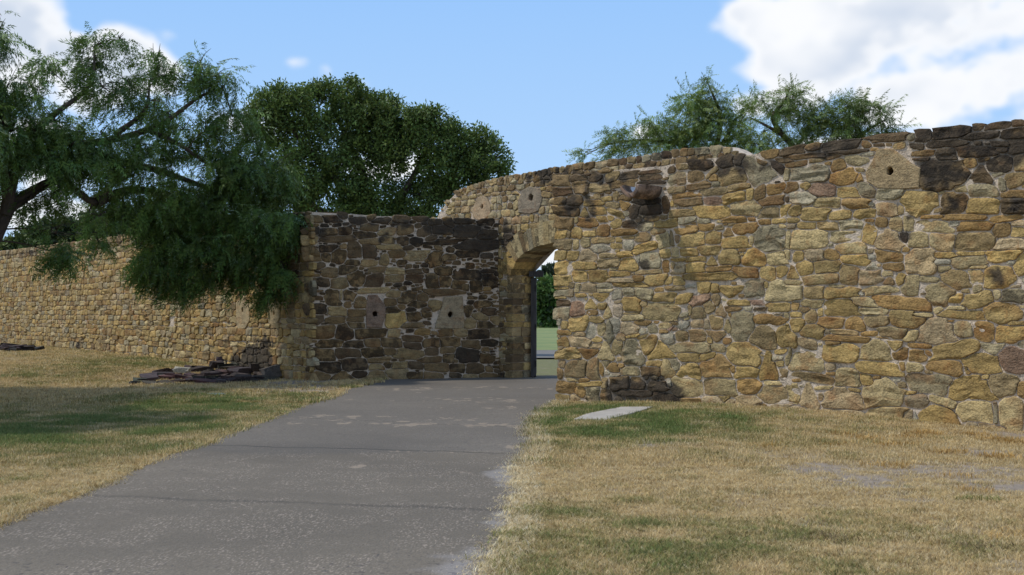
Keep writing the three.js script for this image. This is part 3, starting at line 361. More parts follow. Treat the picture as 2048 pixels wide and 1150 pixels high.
  const s1 = w.L, top = (s) => { const k = s / 8.2; return lerp(4.02, 4.20, clamp(k, 0, 1.2)) + (fbm(s * 1.5, 2, 2) - 0.5) * 0.10; }, lo = (s) => hgt(w.O[0] + s * w.u[0], w.O[1] + s * w.u[1]) - 0.25;
  const sl = slab(g, w, [[1734, 346], [1748, 322], [1757, 300], [1785, 299], [1806, 315], [1824, 330], [1840, 338], [1838, 374], [1800, 377], [1760, 375], [1737, 362]], [1782, 343], 0.062, [0.43, 0.315, 0.165], 'broad tan slab with one small drilled hole');
  list.push(blocker(sl, R));
  const [ss, sy] = onWall(w, 1303, 379); list.push(seed(ss + 0.02, sy, 0.19, 0.13, 0, '-', '', R));
  STAIN = marks(w, [[1262, 788, 62, 34, 1.1], [1320, 790, 52, 30, 1.1], [1300, 762, 34, 20, 0.8], [1215, 770, 14, 20, 0.5], [1298, 412, 34, 30, 0.9], [1275, 440, 22, 24, 0.7], [1880, 345, 60, 50, 0.75], [1985, 300, 120, 40, 0.7], [1900, 265, 100, 24, 0.7], [1660, 300, 70, 22, 0.7], [1480, 330, 70, 26, 0.6], [1160, 400, 46, 60, 0.5], [1220, 360, 60, 16, 0.6], [1810, 475, 12, 12, 1], [1905, 400, 20, 26, 0.7], [1990, 552, 22, 24, 0.6], [2030, 405, 26, 30, 0.7], [1290, 530, 16, 14, 0.6], [1290, 590, 26, 10, 0.5], [1820, 430, 16, 22, 0.5]]);
  // beyond the frame the wall goes on the same way
  const end = onWall(w, 2052, 600)[0];
  for (let y = 0; y < 4.2;) { const hh = lerp(0.14, 0.3, R()); for (let s = end + R() * 0.2; s < s1;) { const ww = lerp(0.2, 0.5, R()); list.push(seed(s + ww / 2, y + hh / 2, ww / 2, hh / 2, (R() - 0.5) * 0.1, y > 3.6 ? 'dkn'[Math.floor(R() * 3)] : 'oybmpg'[Math.floor(R() * 6)], '', R)); s += ww; } y += hh; }
  for (const z of list) { const tp = top(z.s) - 0.01; if (z.y + z.b > tp + 0.05 && z.fixed) z.y -= (z.y + z.b - tp - 0.05); }
  fill(list, 0.03, s1, (s) => lo(s) + 0.2, (s) => top(s) - 0.03, R, (s, y, r) => y > 3.55 ? 'ndkn'[Math.floor(r() * 4)] : 'oybmpgyw'[Math.floor(r() * 8)], 4200, 0.10);
  const holes = [sl.hole];
  part(g, 'mortar', mortarBody([{ s0: 0, s1, lo, hi: top, T: 0.75 }], holes), MORTAR);
  lay(g, w, grown(list, 1.27, 0.0105).filter(([z]) => z.c !== '-'), R, (z, r) => lerp(0.004, 0.024, r()) * Math.min(1.1, 0.6 + z.rad * 2), 'small_stone');
  // the channelled stone spout that drains the wall walk
  {
    const L = 0.72, sec = [], n = 14, put = (x, y) => sec.push(new THREE.Vector2(x, y));
    for (let k = 0; k <= n; k++) { const f = Math.PI + Math.PI * k / n; put(0.19 * Math.cos(f), 0.185 * Math.sin(f)); }
    put(0.150, 0.0); for (let k = n; k >= 0; k--) { const f = Math.PI + Math.PI * k / n; put(0.146 * Math.cos(f), 0.135 * Math.sin(f) + 0.004); }
    let q = new THREE.ExtrudeGeometry(new THREE.Shape(sec), { depth: L, steps: 6, bevelEnabled: true, bevelThickness: 0.015, bevelSize: 0.012, bevelSegments: 2 });
    const p = q.attributes.position, uv = []; for (let i = 0; i < p.count; i++) { const z = p.getZ(i); p.setXYZ(i, p.getX(i) * (1 + 0.12 * (0.5 - z)) + (noise(z * 7, p.getY(i) * 9, 1) - 0.5) * 0.02, p.getY(i) * (1.05 - 0.1 * z) + (noise(z * 7, p.getX(i) * 9, 4) - 0.5) * 0.02, z); uv.push((p.getX(i) + p.getY(i)) / 1.3, z / 1.3); }
    q.setAttribute('uv', new THREE.Float32BufferAttribute(uv, 2)); q.deleteAttribute('normal'); q = toCreasedNormals(q, 0.7);
    const m = part(g, 'waterspout', coloured(q, [0.36, 0.255, 0.19]), STONE[2], 'half-round stone water spout jutting from the wall top'); m.position.set(ss, sy + 0.03, -0.12); m.rotation.x = 0.02;
    const channelInside = new THREE.CylinderGeometry(0.136, 0.136, L + 0.02, 14, 1, true, -Math.PI / 2, Math.PI).rotateX(Math.PI / 2).translate(0, 0.008, L / 2);
    part(m, 'sky_tinted_channel', channelInside, new THREE.MeshStandardMaterial({ color: new THREE.Color(0.55, 0.62, 0.67), roughness: 0.85, side: THREE.DoubleSide }), 'inside of the spout channel, sky light put into its pale blue-grey colour');  // channel inside: the sky light on it is put into the colour
  }
}

// ------------------------------------------------------------------ the shaded wall beside the gate
const course = (list, s0, s1, lo, hi, R, pick, hr, wr) => {
  for (let y = lo; y < hi;) { const hh = lerp(hr[0], hr[1], R()); for (let s = s0 - R() * 0.15; s < s1;) { const ww = lerp(wr[0], wr[1], R()), tall = R() < 0.13 ? 1.7 : 1; list.push(seed(s + ww / 2, y + hh / 2 + (R() - 0.5) * 0.04, ww / 2 * 1.02, hh / 2 * tall, (R() - 0.5) * 0.14, pick(s + ww / 2, y + hh / 2, R), R() < 0.1 ? 'ethla'[Math.floor(R() * 5)] : '', R)); s += ww; } y += hh; }
};
{
  const R = rng(202), w = CENTRE, g = wallGroup(w, 'shaded dark brown stone wall of the bastion, left of the arch, with two drilled slabs'), list = [];
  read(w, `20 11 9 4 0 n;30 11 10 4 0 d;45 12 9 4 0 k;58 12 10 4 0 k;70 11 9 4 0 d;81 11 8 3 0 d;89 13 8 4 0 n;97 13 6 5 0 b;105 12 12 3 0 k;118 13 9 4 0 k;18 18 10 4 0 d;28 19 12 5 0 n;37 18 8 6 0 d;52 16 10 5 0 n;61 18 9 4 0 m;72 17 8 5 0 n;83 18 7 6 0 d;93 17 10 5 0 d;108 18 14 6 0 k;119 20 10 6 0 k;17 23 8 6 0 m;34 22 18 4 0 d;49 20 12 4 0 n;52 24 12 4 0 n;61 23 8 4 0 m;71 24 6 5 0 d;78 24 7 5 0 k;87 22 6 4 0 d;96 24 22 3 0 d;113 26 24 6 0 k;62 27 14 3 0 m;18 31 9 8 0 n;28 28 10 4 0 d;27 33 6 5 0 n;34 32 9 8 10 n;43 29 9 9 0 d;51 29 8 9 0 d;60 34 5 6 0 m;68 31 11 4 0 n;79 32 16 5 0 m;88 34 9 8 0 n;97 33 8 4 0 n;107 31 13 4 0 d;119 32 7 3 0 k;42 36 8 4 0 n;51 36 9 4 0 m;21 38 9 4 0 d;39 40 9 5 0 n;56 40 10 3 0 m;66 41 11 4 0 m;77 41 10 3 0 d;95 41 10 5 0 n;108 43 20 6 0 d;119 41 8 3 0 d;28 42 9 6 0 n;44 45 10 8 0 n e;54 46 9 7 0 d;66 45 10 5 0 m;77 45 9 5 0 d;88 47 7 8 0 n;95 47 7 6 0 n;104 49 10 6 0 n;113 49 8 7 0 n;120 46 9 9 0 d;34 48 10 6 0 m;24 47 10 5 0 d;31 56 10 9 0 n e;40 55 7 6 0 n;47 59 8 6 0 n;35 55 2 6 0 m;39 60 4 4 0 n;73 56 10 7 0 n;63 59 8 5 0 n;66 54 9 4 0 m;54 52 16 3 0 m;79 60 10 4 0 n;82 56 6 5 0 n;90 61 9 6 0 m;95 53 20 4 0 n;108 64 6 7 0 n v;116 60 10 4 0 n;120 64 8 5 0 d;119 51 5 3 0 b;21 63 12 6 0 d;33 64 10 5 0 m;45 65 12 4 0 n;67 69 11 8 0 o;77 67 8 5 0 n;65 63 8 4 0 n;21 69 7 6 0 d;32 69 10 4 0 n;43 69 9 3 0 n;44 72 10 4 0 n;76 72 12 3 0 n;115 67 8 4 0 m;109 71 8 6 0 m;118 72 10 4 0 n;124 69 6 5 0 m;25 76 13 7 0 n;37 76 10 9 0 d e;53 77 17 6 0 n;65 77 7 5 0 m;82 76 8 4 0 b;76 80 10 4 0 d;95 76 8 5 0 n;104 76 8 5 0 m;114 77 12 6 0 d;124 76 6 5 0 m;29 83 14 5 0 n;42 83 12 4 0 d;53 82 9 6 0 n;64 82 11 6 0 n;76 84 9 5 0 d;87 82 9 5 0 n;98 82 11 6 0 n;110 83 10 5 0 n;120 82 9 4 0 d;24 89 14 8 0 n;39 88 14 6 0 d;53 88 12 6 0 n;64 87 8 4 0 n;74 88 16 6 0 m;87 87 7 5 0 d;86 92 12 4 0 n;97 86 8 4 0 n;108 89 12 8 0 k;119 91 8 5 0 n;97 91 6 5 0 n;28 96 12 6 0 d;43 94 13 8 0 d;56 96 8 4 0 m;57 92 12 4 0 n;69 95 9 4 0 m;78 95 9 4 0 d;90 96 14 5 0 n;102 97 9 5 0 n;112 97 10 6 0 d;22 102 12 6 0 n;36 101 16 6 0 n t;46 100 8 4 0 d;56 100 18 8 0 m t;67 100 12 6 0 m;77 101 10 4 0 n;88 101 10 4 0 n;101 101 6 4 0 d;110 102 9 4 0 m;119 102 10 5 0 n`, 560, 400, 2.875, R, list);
  const s0 = 0, s1 = w.L - 0.02, lo = () => -0.25, top = (s) => 3.93 - 0.075 * s / w.L + (fbm(s * 2, 9, 2) - 0.5) * 0.09;
  const z = (a) => a.map(([x, y]) => [560 + x / 2.875, 400 + y / 2.875]);
  const A = slab(g, w, z([[500, 730], [496, 600], [510, 550], [555, 548], [600, 605], [602, 660], [582, 730]]), z([[546, 655]])[0], 0.075, [0.30, 0.205, 0.135], 'tall rusty brown slab with a drilled hole, nearer the corner');
  const B = slab(g, w, z([[893, 736], [902, 700], [930, 622], [946, 562], [1046, 556], [1056, 690], [1052, 736]]), z([[978, 657]])[0], 0.08, [0.40, 0.31, 0.185], 'pale split slab with a drilled hole, nearer the arch');
  list.push(blocker(A, R), blocker(B, R));
  STAIN = marks(w, [[690, 442, 80, 14, 0.55], [880, 452, 100, 20, 0.7], [960, 490, 40, 30, 0.6], [760, 475, 60, 16, 0.4], [640, 470, 26, 24, 0.4], [970, 555, 34, 20, 0.45]]);
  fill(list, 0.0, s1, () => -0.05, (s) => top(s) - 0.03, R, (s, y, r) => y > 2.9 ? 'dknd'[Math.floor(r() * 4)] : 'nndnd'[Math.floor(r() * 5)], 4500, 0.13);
  part(g, 'mortar', mortarBody([{ s0, s1, lo, hi: top, T: 0.8 }], [A.hole, B.hole]), MORTAR);
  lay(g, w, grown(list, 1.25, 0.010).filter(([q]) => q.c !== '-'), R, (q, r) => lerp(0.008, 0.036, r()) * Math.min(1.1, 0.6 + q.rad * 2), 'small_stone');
}

// ------------------------------------------------------------------ the long wall on the left
{
  const R = rng(303), w = LEFT, g = wallGroup(w, 'long sunlit left-hand wall of small yellow stones running far back'), list = [];
  const top = (s) => 3.94 + (fbm(s * 1.1, 4, 2) - 0.5) * 0.12, lo = (s) => hgt(w.O[0] + s * w.u[0], w.O[1] + s * w.u[1]) - 0.25;
  const stain = onWall(w, 512, 712), top0 = 0; STAIN = marks(w, [[512, 718, 40, 34, 1.15], [530, 690, 26, 22, 0.7], [482, 726, 26, 22, 0.8], [590, 450, 40, 30, 0.6], [560, 740, 30, 10, 0.5], [330, 480, 60, 14, 0.5], [200, 492, 60, 12, 0.4], [60, 505, 70, 10, 0.4], [155, 690, 12, 10, 0.5]]);
  const pick = (s, y, r) => { const u = r(), e = w.L - s; if (y > 3.35 + r() * 0.5) return 'mnmgnp'[Math.floor(u * 6)]; if (e < 1.6 && y > 2.4) return 'mnnmo'[Math.floor(u * 5)]; return 'ooooooyyyybbmmpgo'[Math.floor(u * 17)]; };
  course(list, w.L - 8, w.L, 0, 3.9, R, pick, [0.12, 0.22], [0.16, 0.46]);
  course(list, 4, w.L - 8, 0.2, 3.9, R, pick, [0.12, 0.21], [0.18, 0.5]);
  const A = slab(g, w, [[474, 606], [480, 601], [499, 603], [501, 640], [492, 656], [478, 658], [475, 640]], [487, 620], 0.06, [0.52, 0.40, 0.22], 'tall tan slab with a drilled hole, the farther of two low in the wall');
  const B = slab(g, w, [[537, 620], [541, 604], [560, 604], [561, 632], [554, 650], [540, 648]], [550, 626], 0.06, [0.46, 0.36, 0.20], 'tan slab with a drilled hole, nearer the corner');
  for (const sl of [A, B]) { for (let i = list.length - 1; i >= 0; i--) if (Math.abs(list[i].s - sl.mid[0]) < sl.a * 0.7 && Math.abs(list[i].y - sl.mid[1]) < sl.b * 0.9) list.splice(i, 1); list.push(blocker(sl, R)); }
  const hi = (s) => top(s);
  for (const z of list) { const over = z.y + z.b - top(z.s) - 0.03; if (over > 0) z.y -= over; }
  fill(list, w.L - 12, w.L, (s) => lo(s) + 0.2, (s) => top(s) - 0.03, R, pick, 4000, 0.09);
  part(g, 'mortar', mortarBody([{ s0: 0, s1: w.L, lo, hi, T: 0.8 }], [A.hole, B.hole], 0.1), MORTAR);
  lay(g, w, grown(list.filter((z) => z.y > lo(z.s)), 1.15, 0.010).filter(([q]) => q.c !== '-'), R, (q, r) => lerp(0.012, 0.045, r()), 'small_stone');
}

// ------------------------------------------------------------------ the gate wall with its arch
const G0 = 2.6;                                   // where the inner corner stands along this wall
const ARCH = { a: G0 + 0.46, b: G0 + 0.46 + 3.5, spring: 2.5, rise: 0.74 };
const archY = (s) => { const m = (ARCH.a + ARCH.b) / 2, r = (ARCH.b - ARCH.a) / 2, q = clamp((s - m) / r, -1, 1); return ARCH.spring + ARCH.rise * Math.pow(1 - Math.pow(Math.abs(q), 2.2), 1 / 2.0); };
{
  const R = rng(404), w = GATEW, g = wallGroup(w, 'high stone gate wall with an arched gateway and two round drilled stones'), list = [], T = 0.68;
  const top = (s) => table([[0, 3.95], [0.12, 4.15], [0.5, 4.45], [0.9, 4.72], [2.2, 4.88], [4.6, 5.0], [8.6, 5.02], [9.6, 4.98], [10.1, 4.75], [10.5, 4.55]], s) + (fbm(s * 2, 7, 2) - 0.5) * 0.09;
  const pick = (s, y, r) => { const u = r(); if (y > 4.45 + r() * 0.4) return 'nmdgnm'[Math.floor(u * 6)]; if (y > 3.1) return 'ymgopmyn'[Math.floor(u * 8)]; return 'nmnomdg'[Math.floor(u * 7)]; };
  course(list, 0, w.L, 0, 5.0, R, pick, [0.11, 0.2], [0.14, 0.4]);
  STAIN = marks(w, [[1020, 520, 30, 40, 0.6], [1090, 350, 60, 20, 0.5], [1250, 310, 90, 12, 0.4], [1010, 470, 20, 40, 0.7]]);
  const z = (a) => a.map(([x, y]) => [600 + x / 2.3, 100 + y / 2.3]);
  const A = slab(g, w, z([[800, 768], [797, 735], [815, 692], [836, 670], [860, 680], [878, 720], [878, 755], [850, 775], [820, 778]]), z([[840, 722]])[0], 0.07, [0.47, 0.35, 0.215], 'rounded tan stone with a drilled hole above the shaded wall top');
  const B = slab(g, w, z([[1010, 745], [1008, 692], [1030, 646], [1060, 630], [1108, 642], [1116, 684], [1100, 738], [1060, 752]]), z([[1067, 680]])[0], 0.09, [0.36, 0.29, 0.20], 'rounded grey-brown stone with a drilled hole above the arch');
  for (const sl of [A, B]) { for (let i = list.length - 1; i >= 0; i--) if (Math.abs(list[i].s - sl.mid[0]) < sl.a * 0.8 && Math.abs(list[i].y - sl.mid[1]) < sl.b * 0.85) list.splice(i, 1); list.push(blocker(sl, R)); }
  // ring of wedge stones: each runs through the wall
  const n = 27, m = (ARCH.a + ARCH.b) / 2, prof = (f) => { const s = lerp(ARCH.a, ARCH.b, f); return [s, archY(s)]; };
  const cut = []; { let acc = [0], P = prof(0); const K = 400; for (let i = 1; i <= K; i++) { const q = prof(i / K); acc.push(acc[i - 1] + Math.hypot(q[0] - P[0], q[1] - P[1])); P = q; } let wts = [0]; for (let i = 0; i < n; i++) wts.push(wts[i] + lerp(0.6, 1.3, R())); for (const x of wts) { const L = x / wts[n] * acc[K]; let i = acc.findIndex((v) => v >= L); if (i < 0) i = K; cut.push(i / K); } }
  const out = (f) => { const e = 0.004, a = prof(clamp(f - e, 0, 1)), b = prof(clamp(f + e, 0, 1)), l = Math.hypot(b[0] - a[0], b[1] - a[1]); return [-(b[1] - a[1]) / l, (b[0] - a[0]) / l]; };
  for (let i = 0; i < n; i++) {
    const f0 = cut[i], f1 = cut[i + 1], p0 = prof(f0), p1 = prof(f1), d0 = out(f0), d1 = out(f1), len = lerp(0.36, 0.56, R()), e = 0.007, dx = (p1[0] - p0[0]), dy = (p1[1] - p0[1]), l = Math.hypot(dx, dy), ux = dx / l, uy = dy / l;
    const sh = new THREE.Shape([[p0[0] + ux * e, p0[1] + uy * e], [p1[0] - ux * e, p1[1] - uy * e], [p1[0] + d1[0] * len - ux * e, p1[1] + d1[1] * len - uy * e], [p0[0] + d0[0] * len + ux * e, p0[1] + d0[1] * len + uy * e]].map((q) => new THREE.Vector2(q[0] - p0[0], q[1] - p0[1])));
    const pr = lerp(0.02, 0.06, R()); let q = new THREE.ExtrudeGeometry(sh, { depth: T - 0.02, bevelEnabled: true, bevelThickness: pr, bevelSize: 0.008, bevelSegments: 2, steps: 2 });
    q.translate(0, 0, -(T - 0.02)); const a = q.attributes.position, uv = []; for (let k = 0; k < a.count; k++) { a.setXYZ(k, a.getX(k) + (noise(a.getX(k) * 7 + i * 3, a.getY(k) * 7, a.getZ(k) * 6) - 0.5) * 0.03, a.getY(k) + (noise(a.getX(k) * 7, a.getY(k) * 7 + i, a.getZ(k) * 6) - 0.5) * 0.035, a.getZ(k)); uv.push((a.getX(k) + i * 0.37 + a.getZ(k)) / 1.3, (a.getY(k) + i * 0.7) / 1.3); }
    q.setAttribute('uv', new THREE.Float32BufferAttribute(uv, 2)); q.deleteAttribute('normal'); q = toCreasedNormals(q, 0.5);
    part(g, 'arch_stone', coloured(q, tintOf('myomngym'[Math.floor(R() * 8)], R)), STONE[i % 3 === 0 ? 2 : 0]).position.set(p0[0], p0[1], 0);
    for (let k = list.length - 1; k >= 0; k--) { const cx = (p0[0] + p1[0]) / 2 + (d0[0] + d1[0]) / 4 * len, cy = (p0[1] + p1[1]) / 2 + (d0[1] + d1[1]) / 4 * len; if (list[k].c !== '-' && Math.hypot(list[k].s - cx, list[k].y - cy) < 0.26) list.splice(k, 1); }
  }
  for (let i = list.length - 1; i >= 0; i--) { const q = list[i]; if (q.s + q.a > ARCH.a - 0.05 && q.s - q.a < ARCH.b + 0.02 && q.y - q.b < archY(q.s) + 0.25 && q.y < archY(q.s) + 0.35) list.splice(i, 1); else if (q.y + q.b > top(q.s) + 0.02) { q.y = top(q.s) + 0.02 - q.b; } }
  fill(list, 0.05, w.L, (s) => s > ARCH.a - 0.1 && s < ARCH.b ? archY(s) + 0.42 : 0, (s) => top(s) - 0.03, R, pick, 5000, 0.1);
  // jamb stones: blocks that show both on the face and in the passage
  for (let y = -0.02; y < ARCH.spring - 0.02;) {
    const h = Math.min(lerp(0.12, 0.24, R()), ARCH.spring - y), dep = lerp(0.26, 0.42, R()), wd = lerp(0.22, 0.4, R());
    for (const [z0, z1, ww] of [[0.035, -dep, wd], [-dep, -T, 0.3]]) { const q = coloured(rock(ww, h * 0.94, (z0 - z1) * 0.97, R, 0.05, 0.12), tintOf('nmnomgdy'[Math.floor(R() * 8)], R)); part(g, 'jamb_stone', q, STONE[R() < 0.3 ? 2 : 0]).position.set(ARCH.a - ww / 2 + 0.03 + R() * 0.03, y + h / 2, (z0 + z1) / 2); }
    y += h;
  }
  const base = () => -0.25;
  part(g, 'mortar', mortarBody([{ s0: 0, s1: ARCH.a - 0.0, lo: base, hi: top, T }, { s0: ARCH.a + 0.001, s1: ARCH.b, lo: (s) => archY(s) + 0.02, hi: top, T, soffit: true }, { s0: ARCH.b + 0.001, s1: w.L, lo: base, hi: top, T }], [A.hole, B.hole]), MORTAR);
  lay(g, w, grown(list, 1.15, 0.011).filter(([q]) => q.c !== '-'), R, (q, r) => lerp(0.008, 0.036, r()), 'small_stone');
}

// ------------------------------------------------------------------ the wooden gate leaf in the arch
{
  const R = rng(55), W = 1.5, Hh = 2.44, wood = new THREE.MeshStandardMaterial({ map: colourTexture(256, 512, (u, v) => { const k = 0.6 + 0.5 * tnoise(u * 40, v * 6, 40, 2) * (0.7 + 0.5 * tnoise(u * 90, v * 20, 90, 3)); return [0.060 * k, 0.055 * k, 0.052 * k]; }), roughness: 0.85, bumpMap: heightTexture(256, 256, (u, v) => tnoise(u * 60, v * 5, 60, 5)), bumpScale: 0.006 });
  const c = [GATEW.O[0] + (ARCH.a + 0.06) * GATEW.u[0], GATEW.O[1] + (ARCH.a + 0.06) * GATEW.u[1]], nX = -GATEW.u[1], nD = GATEW.u[0];   // into the passage
  const g = thing('gate_leaf', 'dark weathered plank gate leaf standing open inside the stone arch', 'gate', c[0] + nX * -0.0 + 0.50, 0.02, -(c[1] + 0.44));
  g.rotation.y = Math.PI / 2 - 0.045;
  const wide = W / 6;
  for (let i = 0; i < 6; i++) part(g, 'plank', rock(wide * 0.97, Hh - R() * 0.02, 0.05, R, 0.006, 0.03, 1), wood).position.set(wide * (i + 0.5), Hh / 2, 0);
  for (const y of [0.3, 1.2, 2.15]) part(g, 'rail', rock(W * 0.98, 0.16, 0.06, R, 0.008, 0.03, 1), wood).position.set(W / 2, y, -0.055);
  const post = part(g, 'hinge_post', rock(0.13, Hh + 0.04, 0.13, R, 0.01, 0.05, 1), wood); post.position.set(-0.07, Hh / 2, -0.01);
  const iron = new THREE.MeshStandardMaterial({ color: new THREE.Color(0.03, 0.028, 0.027), roughness: 0.6, metalness: 0.7 });
  for (const y of [0.32, 1.22, 2.17]) part(post, 'hinge', new THREE.CylinderGeometry(0.022, 0.022, 0.14, 10), iron).position.set(-0.07, y - Hh / 2, 0.05);
  const lint = part(g, 'head_block', rock(0.30, 0.14, 0.36, R, 0.02, 0.06, 1), wood); lint.position.set(-0.02, Hh + 0.09, 0.05);
}

// ------------------------------------------------------------------ small things on the ground
const onGround = (px, py) => { let d = gpt(px, py)[1], X = 0; for (let i = 0; i < 12; i++) { X = (px - 1024) * d / F; const y = hgt(X, d); d = (EYE - y) * F / (py - HZ); } return [X, d, hgt(X, d)]; };
{
  const P = [[1148, 839], [1176, 829], [1240, 815.5], [1302, 815], [1268, 826], [1212, 840]].map(([a, b]) => onGround(a, b)), c = P[0];
  const sh = new THREE.Shape(P.map((p) => new THREE.Vector2(p[0] - c[0], p[1] - c[1])));
  const conc = new THREE.MeshStandardMaterial({ map: colourTexture(256, 256, (u, v) => { const k = 0.27 + 0.10 * tnoise(u * 9, v * 9, 9, 2) + 0.07 * tnoise(u * 60, v * 60, 60, 3); return [k * 1.02, k * 0.93, k * 0.80]; }), roughness: 0.95 });
  const g = new THREE.ExtrudeGeometry(sh, { depth: 0.05, bevelEnabled: true, bevelThickness: 0.012, bevelSize: 0.012, bevelSegments: 2 }); g.rotateX(-Math.PI / 2);
  const m = new THREE.Mesh(g, conc); m.name = 'concrete_pad'; m.position.set(c[0], 0, -c[1]); { const a = g.attributes.position; for (let i = 0; i < a.count; i++) { const x = a.getX(i), z = a.getZ(i); a.setXYZ(i, x + (noise(x * 5, z * 5, 2) - 0.5) * 0.08, a.getY(i) - 0.046 + hgt(c[0] + x, c[1] - z), z + (noise(x * 5, z * 5, 7) - 0.5) * 0.08); } g.computeVertexNormals(); } scene.add(shade(tag(m, 'thin pale concrete splash pad in the green grass at the foot of the right wall', 'slab')));
}
{
  const [X, d, y] = onGround(430, 791), g = thing('utility_cover', 'flat pale blue-grey utility cover lying in the left lawn', 'cover', X, y + 0.015, -d);
  const m = new THREE.MeshStandardMaterial({ color: new THREE.Color(0.30, 0.38, 0.40), roughness: 0.6 });
  part(g, 'frame', new THREE.CylinderGeometry(0.21, 0.22, 0.03, 28), m); part(g, 'lid', new THREE.CylinderGeometry(0.18, 0.18, 0.012, 28), m).position.y = 0.02;
}
{   // heaps of loose flat stones below the left wall
  const R = rng(66), tones = [[0.060, 0.040, 0.034], [0.085, 0.055, 0.045], [0.045, 0.034, 0.031], [0.105, 0.072, 0.058], [0.07, 0.055, 0.048]];
  const lie = (px, py, w, h, dp, o = {}) => {
    const [X, d, y] = onGround(px, py), m = new THREE.Mesh(coloured(rock(w, h * 0.85, dp, R, o.rough ?? 0.11, 0.12, 2), o.tint ?? tones[Math.floor(R() * 5)].map((x) => x * lerp(0.8, 1.3, R()))), STONE[o.skin ?? (R() < 0.5 ? 2 : 0)]);
    m.name = numbered('loose_stone'); m.position.set(X, y + h * (o.lift ?? 0.42), -d); m.rotation.set((R() - 0.5) * 0.35, o.turn ?? R() * 3, o.tip ?? (R() - 0.5) * 0.4, 'YXZ'); scene.add(shade(m));
    return tag(m, o.label ?? 'flat dark reddish-brown stone in the loose heap below the left wall drain', 'stone', o.group ?? 'dark stones heaped below the left wall drain');
  };
  const zp = (x, y) => [200 + x * 10 / 3.657, 640 + y * 10 / 3.657];
  for (const [x, y, w, h, dp] of [[27, 41, 0.6, 0.1, 0.4], [31, 43, 0.5, 0.12, 0.4], [38, 40, 0.5, 0.1, 0.35], [46, 40, 0.5, 0.11, 0.4], [53, 40, 0.5, 0.16, 0.4], [53, 43, 0.6, 0.1, 0.4], [59, 39, 0.34, 0.26, 0.25], [69, 39, 0.36, 0.2, 0.26], [76, 39, 0.5, 0.15, 0.4], [85, 39.5, 0.7, 0.12, 0.4], [78, 42, 0.6, 0.1, 0.4], [90, 41, 0.6, 0.2, 0.4], [97, 36, 0.5, 0.26, 0.4], [106, 39, 0.6, 0.24, 0.4], [100, 42, 0.6, 0.12, 0.4], [115, 40, 0.5, 0.3, 0.4], [112, 43, 0.5, 0.12, 0.4], [119, 43, 0.4, 0.12, 0.35], [95, 44.5, 0.6, 0.09, 0.35], [62, 45, 0.6, 0.08, 0.4], [79, 45.5, 0.65, 0.1, 0.3], [88.5, 45.5, 0.22, 0.12, 0.2], [70, 44, 0.5, 0.08, 0.4], [50, 46, 0.5, 0.06, 0.3], [38, 46, 0.5, 0.06, 0.3], [43, 43, 0.5, 0.1, 0.4], [34, 44.5, 0.4, 0.1, 0.3], [65, 42, 0.5, 0.1, 0.4], [90, 37.5, 0.4, 0.16, 0.3], [85, 43.5, 0.5, 0.1, 0.4], [57, 45, 0.4, 0.07, 0.3], [25, 46, 0.2, 0.08, 0.2], [106, 43.5, 0.5, 0.09, 0.3], [110, 36, 0.4, 0.22, 0.35], [101, 38.5, 0.5, 0.16, 0.4], [72, 41, 0.5, 0.1, 0.4], [82, 41, 0.5, 0.13, 0.4], [116, 38, 0.45, 0.3, 0.4], [122, 41, 0.4, 0.18, 0.3]]) lie(...zp(x, y + 1.2), w, h, dp);
  for (let i = 0; i < 34; i++) { const x = lerp(26, 122, R()), y = lerp(39.5 - (x - 26) * 0.018, 46, R()); lie(...zp(x, y), lerp(0.25, 0.55, R()), lerp(0.06, 0.13, R()), lerp(0.2, 0.4, R())); }
  lie(...zp(42, 42.4), 0.40, 0.15, 0.3, { tint: [0.46, 0.42, 0.33], rough: 0.14, skin: 1, turn: 0.1, tip: -0.08, lift: 0.7, label: 'single pale cream stone lying on the dark heap below the left wall', group: '' });
  lie(...zp(104.5, 45.6), 0.38, 0.20, 0.3, { tint: [0.075, 0.052, 0.045], rough: 0.04, turn: 0.1, tip: 0, label: 'squared dark block standing out at the front of the left wall heap', group: '' });
  lie(...zp(125, 43.2), 0.42, 0.36, 0.34, { tint: [0.13, 0.115, 0.10], turn: 0.5, tip: 0.25, label: 'pointed grey rock at the right end of the heap by the drain', group: '' });
  lie(...zp(114, 44.2), 0.4, 0.09, 0.3, { tint: [0.36, 0.26, 0.14], skin: 1, turn: 0.1, label: 'flat ochre stone among the dark ones of the heap', group: '' });
  lie(...zp(65.4, 38.2), 0.22, 0.34, 0.2, { turn: 0.1, tip: 0.03, label: 'small dark stone set upright at the back of the heap', group: '' });
  for (let i = 0; i < 34; i++) { const x = lerp(-20, 158, R()), y = lerp(702, 691, clamp((x + 10) / 165, 0, 1)) + (R() - 0.5) * 9; lie(x, y, lerp(0.4, 0.8, R()), lerp(0.10, 0.2, R()), lerp(0.3, 0.5, R()), { label: 'dark stone in the long low row at the far left of the lawn', group: 'dark stones in the far left row' }); }
}

